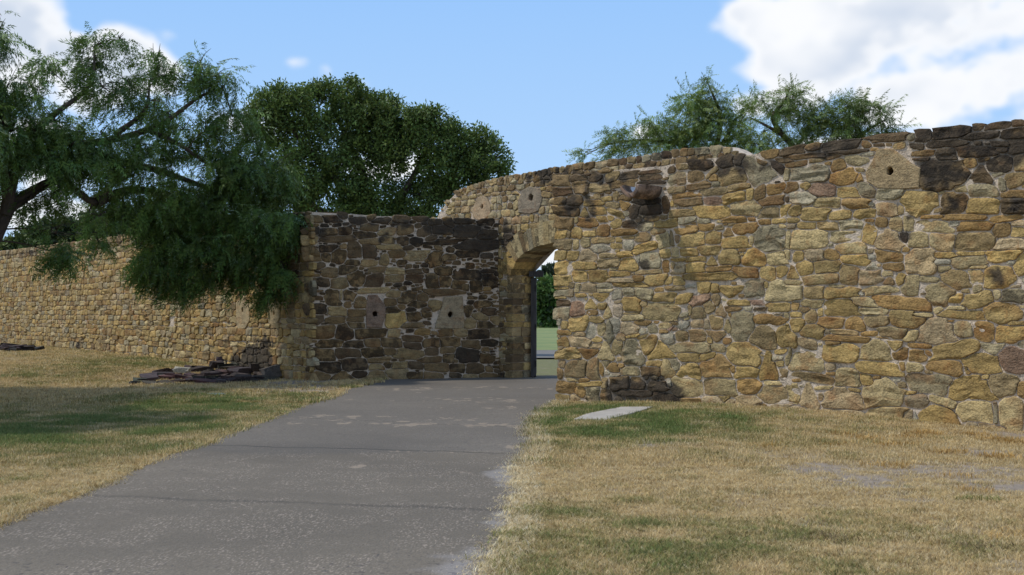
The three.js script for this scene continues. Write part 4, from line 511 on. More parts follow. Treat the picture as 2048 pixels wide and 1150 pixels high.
// ------------------------------------------------------------------ trees
function taper(pts, rad, sides = 7, seedN = 0) {   // a limb as one tapering tube
  const c = new THREE.CatmullRomCurve3(pts), n = Math.max(3, pts.length * 3), fr = c.computeFrenetFrames(n), pos = [], uv = [], idx = [];
  for (let i = 0; i <= n; i++) { const f = i / n, p = c.getPoint(f), r = Array.isArray(rad) ? table(rad.map((v, k) => [k / (rad.length - 1), v]), f) : rad * (1 - 0.7 * f); for (let k = 0; k <= sides; k++) { const a = k / sides * 2 * Math.PI, w = r * (0.9 + 0.25 * noise(i * 0.7, (k % sides) * 1.3, seedN)), v = p.clone().addScaledVector(fr.normals[i], Math.cos(a) * w).addScaledVector(fr.binormals[i], Math.sin(a) * w); pos.push(v.x, v.y, v.z); uv.push(k / sides * r * 6, f * 3); } }
  for (let i = 0; i < n; i++) for (let k = 0; k < sides; k++) { const a = i * (sides + 1) + k, b = a + 1, d = a + sides + 1, e = d + 1; idx.push(a, b, e, a, e, d); }
  const g = new THREE.BufferGeometry(); g.setAttribute('position', new THREE.Float32BufferAttribute(pos, 3)); g.setAttribute('uv', new THREE.Float32BufferAttribute(uv, 2)); g.setIndex(idx); g.computeVertexNormals(); return g;
}
const barkMap = colourTexture(256, 256, (u, v) => { const k = 0.5 + 0.7 * tnoise(u * 26, v * 7, 26, 71) * (0.6 + 0.6 * tnoise(u * 60, v * 40, 60, 72)); return [0.085 * k, 0.066 * k, 0.052 * k]; });
const BARK = new THREE.MeshStandardMaterial({ map: barkMap, roughness: 1, bumpMap: heightTexture(256, 256, (u, v) => tnoise(u * 26, v * 9, 26, 71) * 0.7 + tnoise(u * 70, v * 50, 70, 73) * 0.3), bumpScale: 0.02 });
const leafMat = () => new THREE.MeshPhysicalMaterial({ color: new THREE.Color(1, 1, 1), roughness: 0.75, transmission: 0.34, thickness: 0, specularIntensity: 0.35, side: THREE.DoubleSide });
const LEAF = leafMat();
function kites(list) { const pos = [], idx = [], nor = []; for (const [b, t, w, nrm] of list) { const o = pos.length / 3, dir = t.clone().sub(b), side = new THREE.Vector3().crossVectors(dir, nrm).setLength(w / 2), m = b.clone().lerp(t, 0.45).addScaledVector(nrm, w * 0.15); for (const p of [b, m.clone().add(side), t, m.clone().sub(side)]) { pos.push(p.x, p.y, p.z); nor.push(nrm.x, nrm.y, nrm.z); } idx.push(o, o + 1, o + 2, o, o + 2, o + 3); } const g = new THREE.BufferGeometry(); g.setAttribute('position', new THREE.Float32BufferAttribute(pos, 3)); g.setAttribute('normal', new THREE.Float32BufferAttribute(nor, 3)); g.setIndex(idx); return g; }
const V3 = (x, y, z) => new THREE.Vector3(x, y, z);
function feather(R, n = 11, L = 0.42, leaf = 0.105, wd = 0.017) {   // drooping mesquite spray
  const out = []; for (let i = 0; i < n; i++) { const f = (i + 0.6) / n, b = V3(f * L, -0.25 * L * f * f, (R() - 0.5) * 0.02), s = i % 2 ? 1 : -1, dir = V3(0.55 + 0.3 * R(), -0.45 - 0.5 * R(), s * (0.7 + 0.4 * R())).normalize(); for (const k of [0, 1]) { const d2 = dir.clone().applyAxisAngle(V3(0, 1, 0), (k ? 0.3 : -0.3) + (R() - 0.5) * 0.3); out.push([b, b.clone().addScaledVector(d2, leaf * lerp(0.7, 1.2, R())), wd * lerp(0.8, 1.3, R()), V3((R() - 0.5), 1, (R() - 0.5)).normalize()]); } }
  out.push([V3(0, 0, 0), V3(L, -0.25 * L, 0), 0.008, V3(0, 1, 0)]);
  return kites(out);
}
function bunch(R, n = 9, rad = 0.2, leaf = 0.115, wd = 0.06) {
  const out = []; for (let i = 0; i < n; i++) { const b = V3(R() - 0.5, R() - 0.5, R() - 0.5).multiplyScalar(rad * 1.5), dir = V3(R() - 0.5, (R() - 0.62) * 0.9, R() - 0.5).normalize(); out.push([b, b.clone().addScaledVector(dir, leaf * lerp(0.7, 1.25, R())), wd * lerp(0.75, 1.2, R()), V3((R() - 0.5) * 1.4, 1, (R() - 0.5) * 1.4).normalize()]); }
  return kites(out);
}
function makeTree(name, label, o) {
  const R = rng(o.seed), g = thing(name, label, 'tree', o.base[0], o.base[1], -o.base[2], o.group), off = V3(-o.base[0], -o.base[1], o.base[2]);
  const limbs = o.limbs.map((l) => l.map((q) => (q.isVector3 ? q.clone() : at(q[0], q[1], q[2])).add(off)));
  part(g, 'trunk', taper(limbs[0], o.radii[0], 9, 1), o.bark ?? BARK);
  const bs = []; for (let i = 1; i < limbs.length; i++) part(g, 'limb', taper(limbs[i], o.radii[i] ?? [0.09, 0.03], 7, i), o.bark ?? BARK);
  const joints = []; limbs.forEach((l) => { const c = new THREE.CatmullRomCurve3(l); for (let i = 3; i <= 12; i++) joints.push(c.getPoint(i / 12)); });
  const m4 = [], cols = [], up = V3(0, 1, 0), q = new THREE.Quaternion(), M = new THREE.Matrix4();
  for (const [px, py, rx, ry, d, amt = 1, dz] of o.clumps) {
    const c = at(px, py, d).add(off), ax = rx * d / F * (o.grow ?? 1), ay = ry * d / F * (o.grow ?? 1), az = dz ?? Math.min(ax, ay * 1.3) * 1.0 + 0.2;
    let best = joints[0], bd = 1e9; for (const j of joints) { const v = j.distanceTo(c) + Math.max(0, j.y - c.y) * 0.4; if (v < bd) { bd = v; best = j; } }
    const mid = best.clone().lerp(c, 0.5).add(V3((R() - 0.5) * bd * 0.25, bd * (o.arch ?? 0.08), (R() - 0.5) * bd * 0.25));
    bs.push(taper([best, mid, c], [clamp(bd * 0.016, 0.012, 0.05), 0.007], 5, px));
    for (let i = 0; i < (o.twigs ?? 5); i++) { const e = c.clone().add(V3((R() - 0.5) * 1.8 * ax, (R() - 0.4) * 1.8 * ay, (R() - 0.5) * 1.6 * az)), s = mid.clone().lerp(c, 0.3 + 0.7 * R()); bs.push(taper([s, s.clone().lerp(e, 0.5).add(V3((R() - 0.5) * 0.2 * ax, 0.1 * ay, 0)), e], [0.011 + 0.004 * R(), 0.003], 4, i)); }
    const N = Math.round(20 + o.density * amt * (ax * ay * Math.PI) * (0.6 + 0.4 * az / ax));
    const sd = R() * 60, hue = R();
    for (let i = 0; i < N; i++) {
      let p; for (let t = 0; t < 7; t++) { const v = V3(R() * 2 - 1, R() * 2 - 1, R() * 2 - 1); if (v.lengthSq() > 1) { t--; continue; } v.multiplyScalar(0.72 + 0.42 * noise(v.x * 2.2 + sd, v.y * 2.2, v.z * 2.2)); p = V3(c.x + v.x * ax, c.y + v.y * ay, c.z + v.z * az); if (noise(p.x * o.lump + 3, p.y * o.lump, p.z * o.lump) > o.gap) break; p = null; }
      if (!p) continue;
      const outw = p.clone().sub(c).divide(V3(ax, ay, az)), dir = outw.multiplyScalar(o.outward).add(V3(R() - 0.5, R() - 0.5 - o.droop, R() - 0.5)).normalize();
      q.setFromUnitVectors(V3(1, 0, 0), dir); const roll = new THREE.Quaternion().setFromAxisAngle(dir, o.roll ? R() * 6.28 : (R() - 0.5) * 1.6), s = o.scale * lerp(0.6, 1.4, R());
      M.compose(p, roll.multiply(q), V3(s, s, s)); m4.push(M.clone());
      const t = o.tone, l = lerp(0.65, 1.35, R()) * (0.85 + 0.3 * hue), y = (R() - 0.35) * 0.5; cols.push([t[0] * l * (1 + y * 0.5), t[1] * l, t[2] * l * (1 - y * 0.3)]);
    }
  }
  part(g, 'branches', mergeGeometries(bs), o.bark ?? BARK).userData.kind = 'stuff';
  const im = new THREE.InstancedMesh(o.leaf, LEAF, m4.length); m4.forEach((m, i) => { im.setMatrixAt(i, m); im.setColorAt(i, new THREE.Color().setRGB(...cols[i])); });
  im.name = 'crown'; im.castShadow = im.receiveShadow = true; im.userData.kind = 'stuff'; g.add(im); return g;
}
const FEATHER = feather(rng(91)), FEATHER_FAR = feather(rng(92), 12, 0.5, 0.13, 0.019), BUNCH = bunch(rng(93)), BUNCH_FAR = bunch(rng(94), 9, 0.34, 0.24, 0.13);
// the old mesquite leaning in from the left
const unseenCrown = []; { const R = rng(610); for (const d of [17.6, 19.2, 20.8, 22.4, 24, 25.6]) for (let k = 0; k < 3; k++) { const X = -0.41 * d - 1.5 - k * 1.7 - R() * 0.5, y = lerp(4.3, 6.2, R()); unseenCrown.push([1024 + X * F / d, HZ - (y - EYE) * F / d, 1.25 * F / d, 0.6 * F / d, d, 2.8, 1.2]); } }  // crown clumps out of view to the left, placed to shade the lawn
makeTree('mesquite_tree', 'large dark feathery mesquite hanging over the left wall, its trunk at the left edge', {
  seed: 11, base: [-12.4, hgt(-12.4, 25.5), 25.5], leaf: FEATHER, scale: 1, density: 205, lump: 2.4, gap: 0.43, outward: 0.55, droop: 0.55, tone: [0.108, 0.186, 0.037], twigs: 7, arch: 0.06,
  radii: [[0.30, 0.22, 0.18, 0.15, 0.13], [0.13, 0.1, 0.08, 0.05, 0.03], [0.13, 0.1, 0.08, 0.05, 0.02], [0.15, 0.12, 0.08, 0.04], [0.12, 0.08, 0.03], [0.06, 0.04, 0.015], [0.07, 0.05, 0.02], [0.10, 0.07, 0.03], [0.15, 0.1, 0.05], [0.07, 0.04, 0.015], [0.12, 0.09, 0.04]],
  limbs: [[V3(-12.4, hgt(-12.4, 25.5) - 0.2, -25.5), [-140, 640, 25.6], [-66, 545, 25.8], [-14, 480, 26], [20, 415, 26.2]],
    [[20, 415, 26.2], [70, 380, 26.5], [120, 362, 26.8], [190, 405, 27.5], [222, 372, 28], [262, 350, 28.5]],
    [[10, 430, 26.1], [34, 330, 26.2], [60, 268, 26.3], [150, 288, 27], [270, 268, 27.8], [335, 240, 28], [400, 193, 28.3], [445, 175, 28.5]],
    [[20, 415, 26.2], [8, 320, 25.8], [5, 220, 25.4], [-20, 120, 25]],
    [[190, 405, 27.5], [260, 380, 28.4], [330, 390, 29.2], [420, 420, 29.6]],
    [[300, 262, 28], [360, 290, 28.4], [420, 330, 29], [490, 350, 29.4]],
    [[60, 268, 26.3], [120, 220, 26.6], [180, 170, 26.8], [190, 90, 27]],
    [[150, 288, 27], [230, 320, 27.6], [330, 345, 28.6], [440, 390, 29.4], [530, 450, 29.6]],
    [[-66, 545, 25.8], [-150, 430, 24.5], [-230, 330, 23.5], [-320, 260, 22.5]],
    [[230, 270, 27.5], [290, 220, 27.6], [300, 160, 27.8]],
    [[-140, 430, 24.5], [-200, 380, 21.5], [-280, 330, 19], [-420, 310, 17]]],  // last limb is out of view, carries the clumps that shade the lawn
  clumps: [[10, 185, 48, 62, 25.6, 0.65], [0, 60, 14, 50, 25.4, 0.36], [92, 135, 30, 34, 26.6, 0.47], [70, 190, 40, 44, 26.4, 0.43], [192, 92, 34, 38, 27, 0.58], [175, 140, 36, 44, 27, 0.50], [205, 175, 36, 40, 27, 0.47], [250, 80, 16, 12, 27.1, 0.36], [250, 165, 26, 34, 27.4, 0.54], [305, 150, 32, 32, 27.7, 0.50], [318, 110, 14, 22, 27.7, 0.29], [350, 150, 18, 28, 28, 0.29], [300, 200, 40, 34, 27.8, 0.65], [400, 125, 26, 30, 28.3, 0.47], [430, 150, 36, 30, 28.4, 0.54], [455, 160, 20, 30, 28.5, 0.36], [400, 165, 40, 30, 28.2, 0.32],
    [30, 260, 70, 55, 25.9, 1], [110, 245, 60, 36, 26.5, 0.7], [130, 290, 80, 42, 26.8, 0.9], [20, 340, 60, 55, 25.8, 0.9], [90, 340, 60, 42, 26.3, 0.9], [200, 265, 60, 36, 27.2, 0.6], [190, 320, 70, 42, 27.2, 0.95], [265, 330, 60, 46, 27.8, 0.9], [280, 290, 50, 34, 27.8, 0.6], [370, 255, 50, 34, 28.3, 0.7], [420, 255, 30, 34, 28.6, 0.7], [345, 320, 46, 36, 28.5, 0.6], [465, 235, 36, 40, 28.8, 0.7], [500, 270, 40, 46, 29.2, 0.7], [330, 230, 40, 26, 28, 0.35],
    [430, 330, 54, 46, 29.2, 1.23], [490, 350, 66, 56, 29.4, 1.43], [545, 350, 46, 50, 29.5, 1.04], [370, 400, 64, 50, 29.1, 1.30], [300, 420, 60, 46, 28.7, 1.30], [240, 400, 44, 36, 28.2, 1.04], [440, 420, 74, 54, 29.4, 1.43], [520, 430, 64, 58, 29.5, 1.43], [575, 440, 34, 52, 29.5, 1.04], [330, 480, 50, 42, 28.9, 1.37], [400, 490, 60, 46, 29.3, 1.43], [480, 500, 64, 54, 29.5, 1.43], [545, 500, 50, 50, 29.6, 1.30], [570, 540, 28, 30, 29.6, 1.04], [330, 540, 46, 36, 28.9, 1.30], [400, 545, 50, 30, 29.3, 1.23], [475, 555, 40, 36, 29.5, 1.17], [520, 580, 24, 26, 29.6, 1.17], [360, 575, 18, 18, 29, 1.04], [290, 520, 26, 36, 28.6, 1.04],
    [130, 470, 36, 28, 26.6, 0.7], [125, 510, 24, 28, 26.5, 0.9], [205, 440, 40, 30, 27.4, 0.6], [60, 400, 36, 30, 26.2, 0.5], [110, 395, 30, 26, 26.5, 0.4], [200, 490, 16, 20, 27.3, 0.4],
    [-70, 120, 80, 90, 24.8, 1.52], [-90, 280, 90, 80, 24.4, 1.71], [-200, 220, 110, 110, 23.4, 1.90], [-330, 260, 120, 110, 22.4, 1.90], [-180, 380, 100, 60, 23.6, 1.71], [-430, 360, 110, 70, 21.6, 1.71], [-300, 400, 90, 50, 22.6, 1.52], [-260, 90, 100, 70, 23, 1.33], [-420, 180, 110, 80, 21.5, 1.52], [-260, 300, 110, 70, 20.5, 1.71], [-420, 300, 110, 70, 19.5, 2.28], [-560, 260, 120, 90, 21, 2.28], [-640, 330, 120, 80, 19.5, 2.28], [-540, 380, 110, 60, 18.6, 2.09], [-720, 250, 120, 90, 20.5, 2.09], ...unseenCrown, [-240, 230, 130, 90, 22, 2.2], [-330, 190, 130, 90, 21, 2.2], [-120, 250, 110, 80, 23, 2], [-300, 260, 130, 80, 17.5, 2.28], [-420, 300, 140, 80, 16.5, 2.28], [-520, 220, 130, 90, 17, 2.09], [-200, 300, 110, 60, 18.5, 2.09], [-620, 300, 140, 80, 16, 2.09], [-340, 160, 120, 70, 17.5, 1.90], [-160, 200, 90, 60, 19.5, 1.71], [-480, 130, 120, 70, 20.5, 1.90], [-620, 160, 120, 80, 19, 1.90]] });  // clumps mostly out of view on the left, set to darken the lawn
// broad-leaved tree behind the shaded wall
makeTree('oak_tree', 'big round dark green broadleaf tree behind the shaded wall', {
  seed: 12, base: [-5.2, 0, 47], leaf: BUNCH, scale: 1.1, density: 150, lump: 2.0, gap: 0.445, grow: 1.07, outward: 0.6, droop: 0.1, roll: true, tone: [0.120, 0.185, 0.042], twigs: 5, bark: BARK,
  radii: [[0.34, 0.28, 0.22], [0.2, 0.14, 0.05], [0.18, 0.12, 0.05], [0.16, 0.1, 0.04], [0.15, 0.1, 0.04], [0.14, 0.08, 0.03]],
  limbs: [[V3(-5.2, -0.2, -47), [745, 560, 47], [742, 470, 47]], [[742, 470, 47], [690, 380, 46.6], [610, 290, 46], [560, 230, 45.6]], [[742, 470, 47], [730, 360, 47], [690, 270, 47.2], [660, 200, 47.4]], [[742, 470, 47], [810, 380, 47], [850, 300, 47], [850, 250, 47]], [[742, 470, 47], [860, 410, 47], [930, 340, 47.4], [975, 300, 47.6]], [[742, 470, 47], [640, 420, 46.4], [580, 370, 46], [560, 330, 46]]],
  clumps: [[540, 205, 44, 28, 45.6, 0.8], [590, 200, 46, 32, 45.8], [650, 185, 44, 24, 46.6, 0.9], [690, 195, 46, 32, 47], [740, 215, 46, 36, 47], [785, 222, 52, 34, 47], [775, 260, 60, 40, 47], [815, 262, 50, 36, 47], [700, 250, 60, 36, 47], [620, 245, 60, 34, 46], [540, 250, 50, 40, 45.6, 0.9], [780, 245, 36, 34, 47], [830, 235, 44, 26, 47], [880, 255, 40, 34, 47.2], [850, 290, 60, 36, 47], [920, 290, 46, 36, 47.4], [970, 285, 34, 30, 47.6, 0.9], [995, 320, 30, 26, 47.6, 0.8], [1005, 345, 14, 14, 47.6, 0.6], [950, 330, 44, 36, 47.4], [880, 340, 56, 36, 47], [800, 310, 56, 40, 47], [730, 310, 60, 44, 47], [650, 310, 60, 42, 46.2, 0.95], [570, 310, 50, 42, 45.8, 0.8], [600, 370, 60, 42, 46], [680, 375, 60, 42, 46.6], [760, 385, 60, 42, 47, 0.85], [840, 390, 56, 36, 47, 0.9], [900, 390, 40, 36, 47.2, 0.75], [640, 420, 70, 34, 46.4, 1.1], [740, 430, 70, 30, 46.6, 1.1], [830, 430, 56, 28, 46.8, 1], [960, 370, 26, 30, 47.4, 0.4], [560, 410, 50, 40, 46, 0.9], [512, 230, 24, 24, 45.4, 0.5], [555, 176, 18, 10, 45.6, 0.4], [700, 166, 22, 8, 47, 0.5], [868, 222, 16, 8, 47, 0.5]] });
// three mesquites behind the right wall
makeTree('mesquite_tree', 'tall pale green mesquite behind the right wall, the leftmost and highest of three', {
  seed: 13, base: [7.2, 0, 46], leaf: FEATHER_FAR, scale: 1, density: 120, lump: 1.7, gap: 0.41, outward: 0.6, droop: 0.22, tone: [0.20, 0.285, 0.066], twigs: 4, group: 'mesquites behind the right wall',
  radii: [[0.22, 0.17, 0.12], [0.11, 0.07, 0.025], [0.1, 0.06, 0.025], [0.09, 0.06, 0.02]],
  limbs: [[V3(7.2, -0.2, -46), [1415, 480, 46], [1420, 330, 46]], [[1420, 330, 46], [1440, 260, 46], [1435, 215, 46], [1415, 165, 46]], [[1420, 330, 46], [1360, 290, 46], [1290, 280, 46], [1230, 285, 46]], [[1420, 330, 46], [1455, 270, 46.2], [1470, 240, 46.3], [1490, 225, 46.4]]],
  clumps: [[1415, 165, 13, 18, 46, 0.5], [1422, 195, 26, 22, 46, 0.8], [1380, 205, 24, 30, 46, 0.8], [1400, 230, 40, 26, 46, 1], [1440, 215, 30, 20, 46, 0.6], [1370, 250, 44, 30, 46, 1], [1430, 255, 40, 28, 46, 0.9], [1480, 245, 34, 30, 46.3, 0.7], [1480, 280, 34, 24, 46.2, 0.9], [1410, 285, 60, 24, 46, 1], [1330, 260, 30, 26, 46, 0.7], [1330, 290, 44, 24, 46, 0.9], [1280, 275, 26, 24, 46, 0.6], [1230, 280, 26, 18, 46, 0.8], [1235, 265, 20, 14, 46, 0.4], [1250, 300, 30, 14, 46, 0.6], [1170, 305, 18, 14, 46, 0.5], [1200, 310, 22, 12, 46, 0.4], [1500, 215, 18, 24, 46.4, 0.35], [1160, 318, 12, 10, 46, 0.5], [1300, 240, 10, 12, 46, 0.3]] });
makeTree('mesquite_tree', 'airy mesquite with a bent bare trunk behind the right wall, the middle one of three', {
  seed: 14, base: [10.8, 0, 45], leaf: FEATHER_FAR, scale: 0.95, density: 105, lump: 1.8, gap: 0.43, outward: 0.6, droop: 0.22, tone: [0.185, 0.265, 0.062], twigs: 5, group: 'mesquites behind the right wall',
  radii: [[0.22, 0.18, 0.13, 0.1], [0.1, 0.06, 0.02], [0.09, 0.05, 0.02], [0.07, 0.04, 0.015]],
  limbs: [[V3(10.8, -0.2, -45), [1612, 420, 45], [1590, 300, 45], [1565, 270, 45]], [[1565, 270, 45], [1545, 235, 45], [1570, 200, 45], [1580, 175, 45]], [[1565, 270, 45], [1530, 250, 45], [1500, 235, 45.2]], [[1590, 300, 45], [1610, 270, 45], [1650, 240, 44.8]]],
  clumps: [[1580, 180, 22, 16, 45, 0.7], [1560, 200, 34, 22, 45, 0.9], [1520, 200, 24, 20, 45, 0.6], [1600, 205, 26, 24, 45, 0.7], [1545, 230, 40, 22, 45, 0.8], [1600, 240, 34, 22, 45, 0.7], [1640, 225, 24, 24, 44.8, 0.5], [1525, 265, 30, 22, 45, 0.8], [1580, 262, 34, 20, 45, 0.5], [1630, 258, 30, 22, 44.9, 0.7], [1510, 292, 24, 12, 45, 0.6], [1630, 280, 40, 16, 44.9, 0.8], [1555, 290, 24, 14, 45, 0.5], [1650, 245, 20, 16, 44.8, 0.5]] });
makeTree('mesquite_tree', 'rounder darker mesquite behind the right wall, the rightmost of three', {
  seed: 15, base: [12.4, 0, 44.5], leaf: FEATHER_FAR, scale: 0.95, density: 125, lump: 1.7, gap: 0.40, outward: 0.6, droop: 0.22, tone: [0.155, 0.225, 0.054], twigs: 4, group: 'mesquites behind the right wall',
  radii: [[0.2, 0.15, 0.1], [0.09, 0.05, 0.02], [0.08, 0.05, 0.02]],
  limbs: [[V3(12.4, -0.2, -44.5), [1710, 420, 44.5], [1700, 290, 44.5]], [[1700, 290, 44.5], [1695, 240, 44.5], [1705, 205, 44.5]], [[1700, 290, 44.5], [1735, 260, 44.5], [1770, 240, 44.4]]],
  clumps: [[1705, 205, 26, 16, 44.5, 1.1], [1690, 225, 26, 20, 44.5, 1.1], [1720, 225, 24, 22, 44.5, 1], [1700, 255, 38, 26, 44.5, 1.3], [1665, 235, 16, 18, 44.5, 0.6], [1760, 225, 24, 20, 44.4, 0.45], [1765, 250, 26, 18, 44.4, 0.7], [1740, 265, 26, 16, 44.4, 0.7], [1790, 262, 14, 10, 44.4, 0.5], [1690, 280, 34, 14, 44.5, 1], [1745, 210, 10, 12, 44.4, 0.3], [1660, 215, 10, 8, 44.5, 0.4]] });
// woods and bushes farther off
const round = (seedN, name, label, px, py, rx, ry, d, tone, n, group, leaf = BUNCH_FAR) => {
  const R = rng(seedN), c = [], y0 = EYE + (HZ - (py + ry)) * d / F; for (let i = 0; i < n; i++) { const a = i / n * 6.28 * 2.4, k = Math.sqrt((i + 0.5) / n); c.push([px + Math.cos(a) * k * rx * 0.72, py + Math.sin(a) * k * ry * 0.72, rx * lerp(0.3, 0.46, R()), ry * lerp(0.3, 0.46, R()), d, 1]); }
  const X = (px - 1024) * d / F;
  return makeTree(name, label, { seed: seedN + 100, base: [X, 0, d], leaf, scale: d / 62, density: 62 * (62 / d) ** 1.6, lump: 0.8 * 62 / d, gap: 0.36, outward: 0.6, droop: 0.1, roll: true, tone, twigs: 2, group, radii: [[0.25, 0.2, 0.14]], clumps: c, limbs: [[V3(X, -0.2, -d), V3(X + 0.1, Math.max(0.6, y0 * 0.6), -d), V3(X, Math.max(1.2, y0 + 0.2 * ry * d / F), -d)]] });
};
round(31, 'background_tree', 'dark bushy tree behind the far left wall, below the mesquite crown', 110, 482, 74, 46, 66, [0.050, 0.080, 0.028], 12);
round(32, 'background_tree', 'greyer loose tree behind the left wall, right of the darker bushy one', 225, 470, 90, 52, 70, [0.066, 0.098, 0.040], 12);
round(33, 'background_bush', 'low light green bush over the far left end of the wall', 25, 505, 60, 34, 62, [0.11, 0.16, 0.045], 9);
round(34, 'background_tree', 'dense dark tree behind the left wall under the hanging foliage', 370, 455, 110, 60, 72, [0.045, 0.072, 0.026], 12);
round(35, 'meadow_tree', 'round bright green tree on the meadow seen through the arch', 1094, 606, 30, 46, 132, [0.090, 0.165, 0.040], 12);
round(36, 'meadow_tree', 'darker taller tree behind the round one seen through the arch', 1112, 574, 44, 40, 150, [0.045, 0.072, 0.034], 10);
round(37, 'meadow_tree', 'dark low tree left of the round one beyond the arch', 1062, 612, 30, 38, 150, [0.045, 0.072, 0.034], 9);
round(38, 'meadow_tree', 'dark low tree at the right edge of the arch view', 1150, 612, 40, 40, 145, [0.045, 0.072, 0.034], 9);

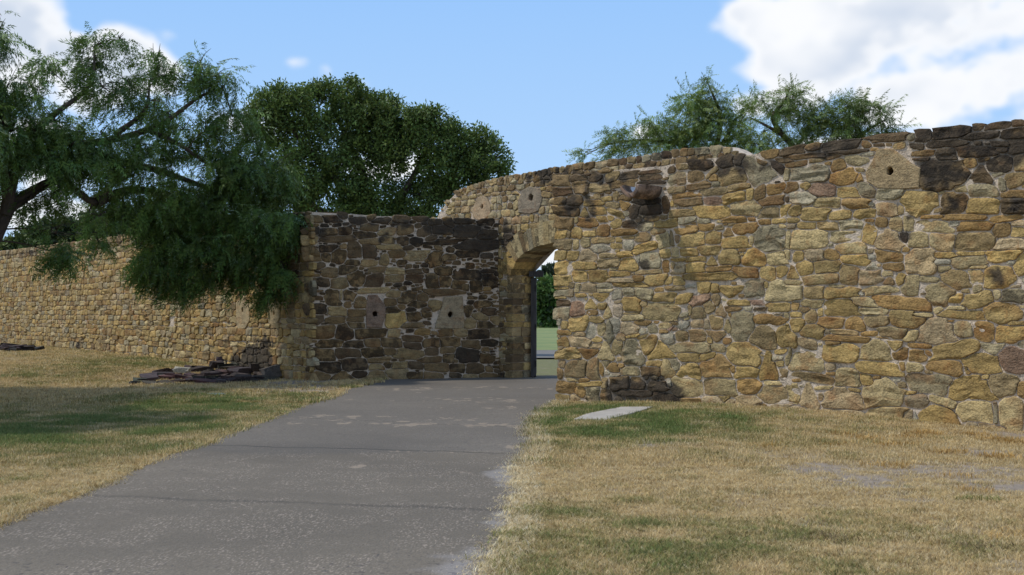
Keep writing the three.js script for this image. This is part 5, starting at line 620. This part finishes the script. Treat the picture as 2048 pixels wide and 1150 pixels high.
// ------------------------------------------------------------------ grass
{
  const R = rng(500), blade = (list) => { const pos = [], idx = []; for (const [a, len, lean, w, cx, cz] of list) { const o = pos.length / 3, dx = Math.cos(a), dz = Math.sin(a), px = -dz * w / 2, pz = dx * w / 2, P = (f) => [cx + dx * lean * len * f * f, len * f * (1 - 0.35 * lean * f), cz + dz * lean * len * f * f]; const p0 = P(0), p1 = P(0.5), p2 = P(1); pos.push(p0[0] - px, p0[1], p0[2] - pz, p0[0] + px, p0[1], p0[2] + pz, p1[0] - px * 0.8, p1[1], p1[2] - pz * 0.8, p1[0] + px * 0.8, p1[1], p1[2] + pz * 0.8, p2[0], p2[1], p2[2]); idx.push(o, o + 1, o + 3, o, o + 3, o + 2, o + 2, o + 3, o + 4); } const g = new THREE.BufferGeometry(); g.setAttribute('position', new THREE.Float32BufferAttribute(pos, 3)); g.setIndex(idx); g.computeVertexNormals(); return g; };
  const tuft = (n, len, w, rad) => { const l = []; for (let i = 0; i < n; i++) l.push([R() * 6.28, len * lerp(0.5, 1.25, R()), lerp(0.25, 1.25, R()), w * lerp(0.7, 1.3, R()), (R() - 0.5) * rad, (R() - 0.5) * rad]); return blade(l); };
  const kinds = [tuft(11, 0.040, 0.0036, 0.09), tuft(10, 0.042, 0.0055, 0.13), tuft(10, 0.068, 0.011, 0.22)], rec = [[], [], []], M = new THREE.Matrix4(), q = new THREE.Quaternion(), Y = V3(0, 1, 0);
  const padP = [[1148, 839], [1176, 829], [1240, 815.5], [1302, 815], [1268, 826], [1212, 840]].map(([a, b]) => onGround(a, b)), onPad = (X, d) => { let c = false; for (let i = 0, j = 5; i < 6; j = i++) { const a = padP[i], b = padP[j]; if ((a[1] > d) !== (b[1] > d) && X < (b[0] - a[0]) * (d - a[1]) / (b[1] - a[1]) + a[0]) c = !c; } return c; };
  const put = (X, d, k, s, c) => rec[k].push([X, hgt(X, d) - 0.004, -d, R() * 6.28, s, c]);
  const straw = () => { const u = R(), l = lerp(0.7, 1.25, R()); return u < 0.68 ? [0.64 * l, 0.485 * l, 0.235 * l] : u < 0.88 ? [0.67 * l, 0.56 * l, 0.34 * l] : [0.36 * l, 0.245 * l, 0.11 * l]; };
  const green = (g = 0.7) => { const l = lerp(0.65, 1.3, R()), y = clamp(R() * 0.9 + 0.72 - 0.92 * g, 0, 1); return [lerp(0.135, 0.35, y) * l, lerp(0.205, 0.285, y) * l, lerp(0.052, 0.110, y) * l]; };
  let n = 0;
  for (let d = 6.6; d < 50; d += 0.25) {
    const den = clamp(150000 / (d * d), 120, 1700), x0 = -0.415 * d - 1.6, x1 = 0.415 * d + 1.6, N = (x1 - x0) * 0.25 * den;
    for (let i = 0; i < N; i++) {
      const X = lerp(x0, x1, R()), dd = d + R() * 0.25, off = dd < 31 ? offPath(X, dd) : 9;
      if (off < -0.03 + edgeN(dd, 3) * 0.6 - (R() < 0.25 ? 0.09 * R() : 0) || (dd > 31 && X > -4.9)) continue;
      if (before(RIGHT, X, dd) < 0.03 && along(RIGHT, X, dd) > -0.1) continue; if (before(LEFT, X, dd) < 0.05 && along(LEFT, X, dd) < LEFT.L + 0.3) continue; if (dd > 29.2 && along(CENTRE, X, dd) > 0 && before(CENTRE, X, dd) < 0.03) continue;
      if (onPad(X, dd)) continue;
      const [g, b] = lawn(X, dd); if (R() < b * 0.92) continue;
      const k = dd < 13 ? 0 : dd < 22 ? 1 : 2, edge = off < 0.22 && off > -0.2, isG = R() < g * (edge ? 0.6 : 1) * 1.05; if (!isG && R() > 0.9 - 0.12 * noise(X * 3, dd * 3, 4)) continue;
      put(X, dd, k, lerp(0.65, 1.15, R()) * (isG ? 1.12 : 0.95) * (0.8 + 0.5 * clumpy(X, dd)) * (edge ? 1.25 : 1), isG ? green(g) : edge && X > pathL(dd) + 1 ? straw().map((v, k) => v * [1.12, 1.2, 1.4][k]) : straw()); n++;
      if (edge && X > pathL(dd) + 1 && R() < 0.8) put(X - R() * 0.16, dd, k, lerp(0.6, 1.2, R()), straw().map((v, k) => v * [1.15, 1.22, 1.45][k]));
    }
  }
  // taller golden and green tussocks that stand out of the mown turf
  for (const [px, py, c, m] of [[1855, 868, 's', 30], [1985, 880, 's', 30], [2030, 885, 's', 26], [1790, 890, 's', 20], [1900, 905, 's', 30], [1995, 915, 's', 34], [1675, 890, 's', 18], [1530, 892, 's', 12], [1780, 932, 's', 16], [1955, 1000, 'g', 20], [1945, 982, 's', 12], [1905, 953, 's', 10], [1080, 925, 'g', 12], [1990, 1100, 'd', 12], [1650, 1080, 'd', 14], [2040, 1075, 's', 12], [1820, 875, 's', 22], [1950, 870, 's', 20], [700, 775, 'g', 40], [720, 770, 'g', 24], [560, 786, 'g', 16], [1690, 870, 's', 14], [1730, 878, 's', 14]]) {
    const [X, d] = onGround(px, py); for (let i = 0; i < m; i++) { const a = R() * 6.28, r = Math.sqrt(R()) * 0.16; put(X + Math.cos(a) * r * 1.3, d + Math.sin(a) * r, d < 13 ? 0 : 1, lerp(1.1, 2.0, R()), c === 'g' ? green() : c === 'd' ? [0.20, 0.15, 0.08] : straw().map((v, k) => v * [0.85, 0.72, 0.5][k])); }
  }
  const root = new THREE.Group(); root.name = 'grass'; scene.add(tag(root, 'short mown grass, straw-dry with green patches, on both sides of the path', 'grass', null, 'stuff'));
  const mat = new THREE.MeshPhysicalMaterial({ color: new THREE.Color(1, 1, 1), roughness: 0.85, transmission: 0.3, thickness: 0, specularIntensity: 0.3, side: THREE.DoubleSide });
  rec.forEach((list, k) => { const im = new THREE.InstancedMesh(kinds[k], mat, list.length); list.forEach(([x, y, z, a, s, c], i) => { im.setMatrixAt(i, M.compose(V3(x, y, z), q.setFromAxisAngle(Y, a), V3(s, s, s))); im.setColorAt(i, new THREE.Color().setRGB(...c)); }); im.name = ['near_grass', 'lawn_grass', 'far_grass'][k]; im.castShadow = im.receiveShadow = true; im.userData.kind = 'stuff'; root.add(im); });
}
camera.updateMatrixWorld(); renderer.render(scene, camera);
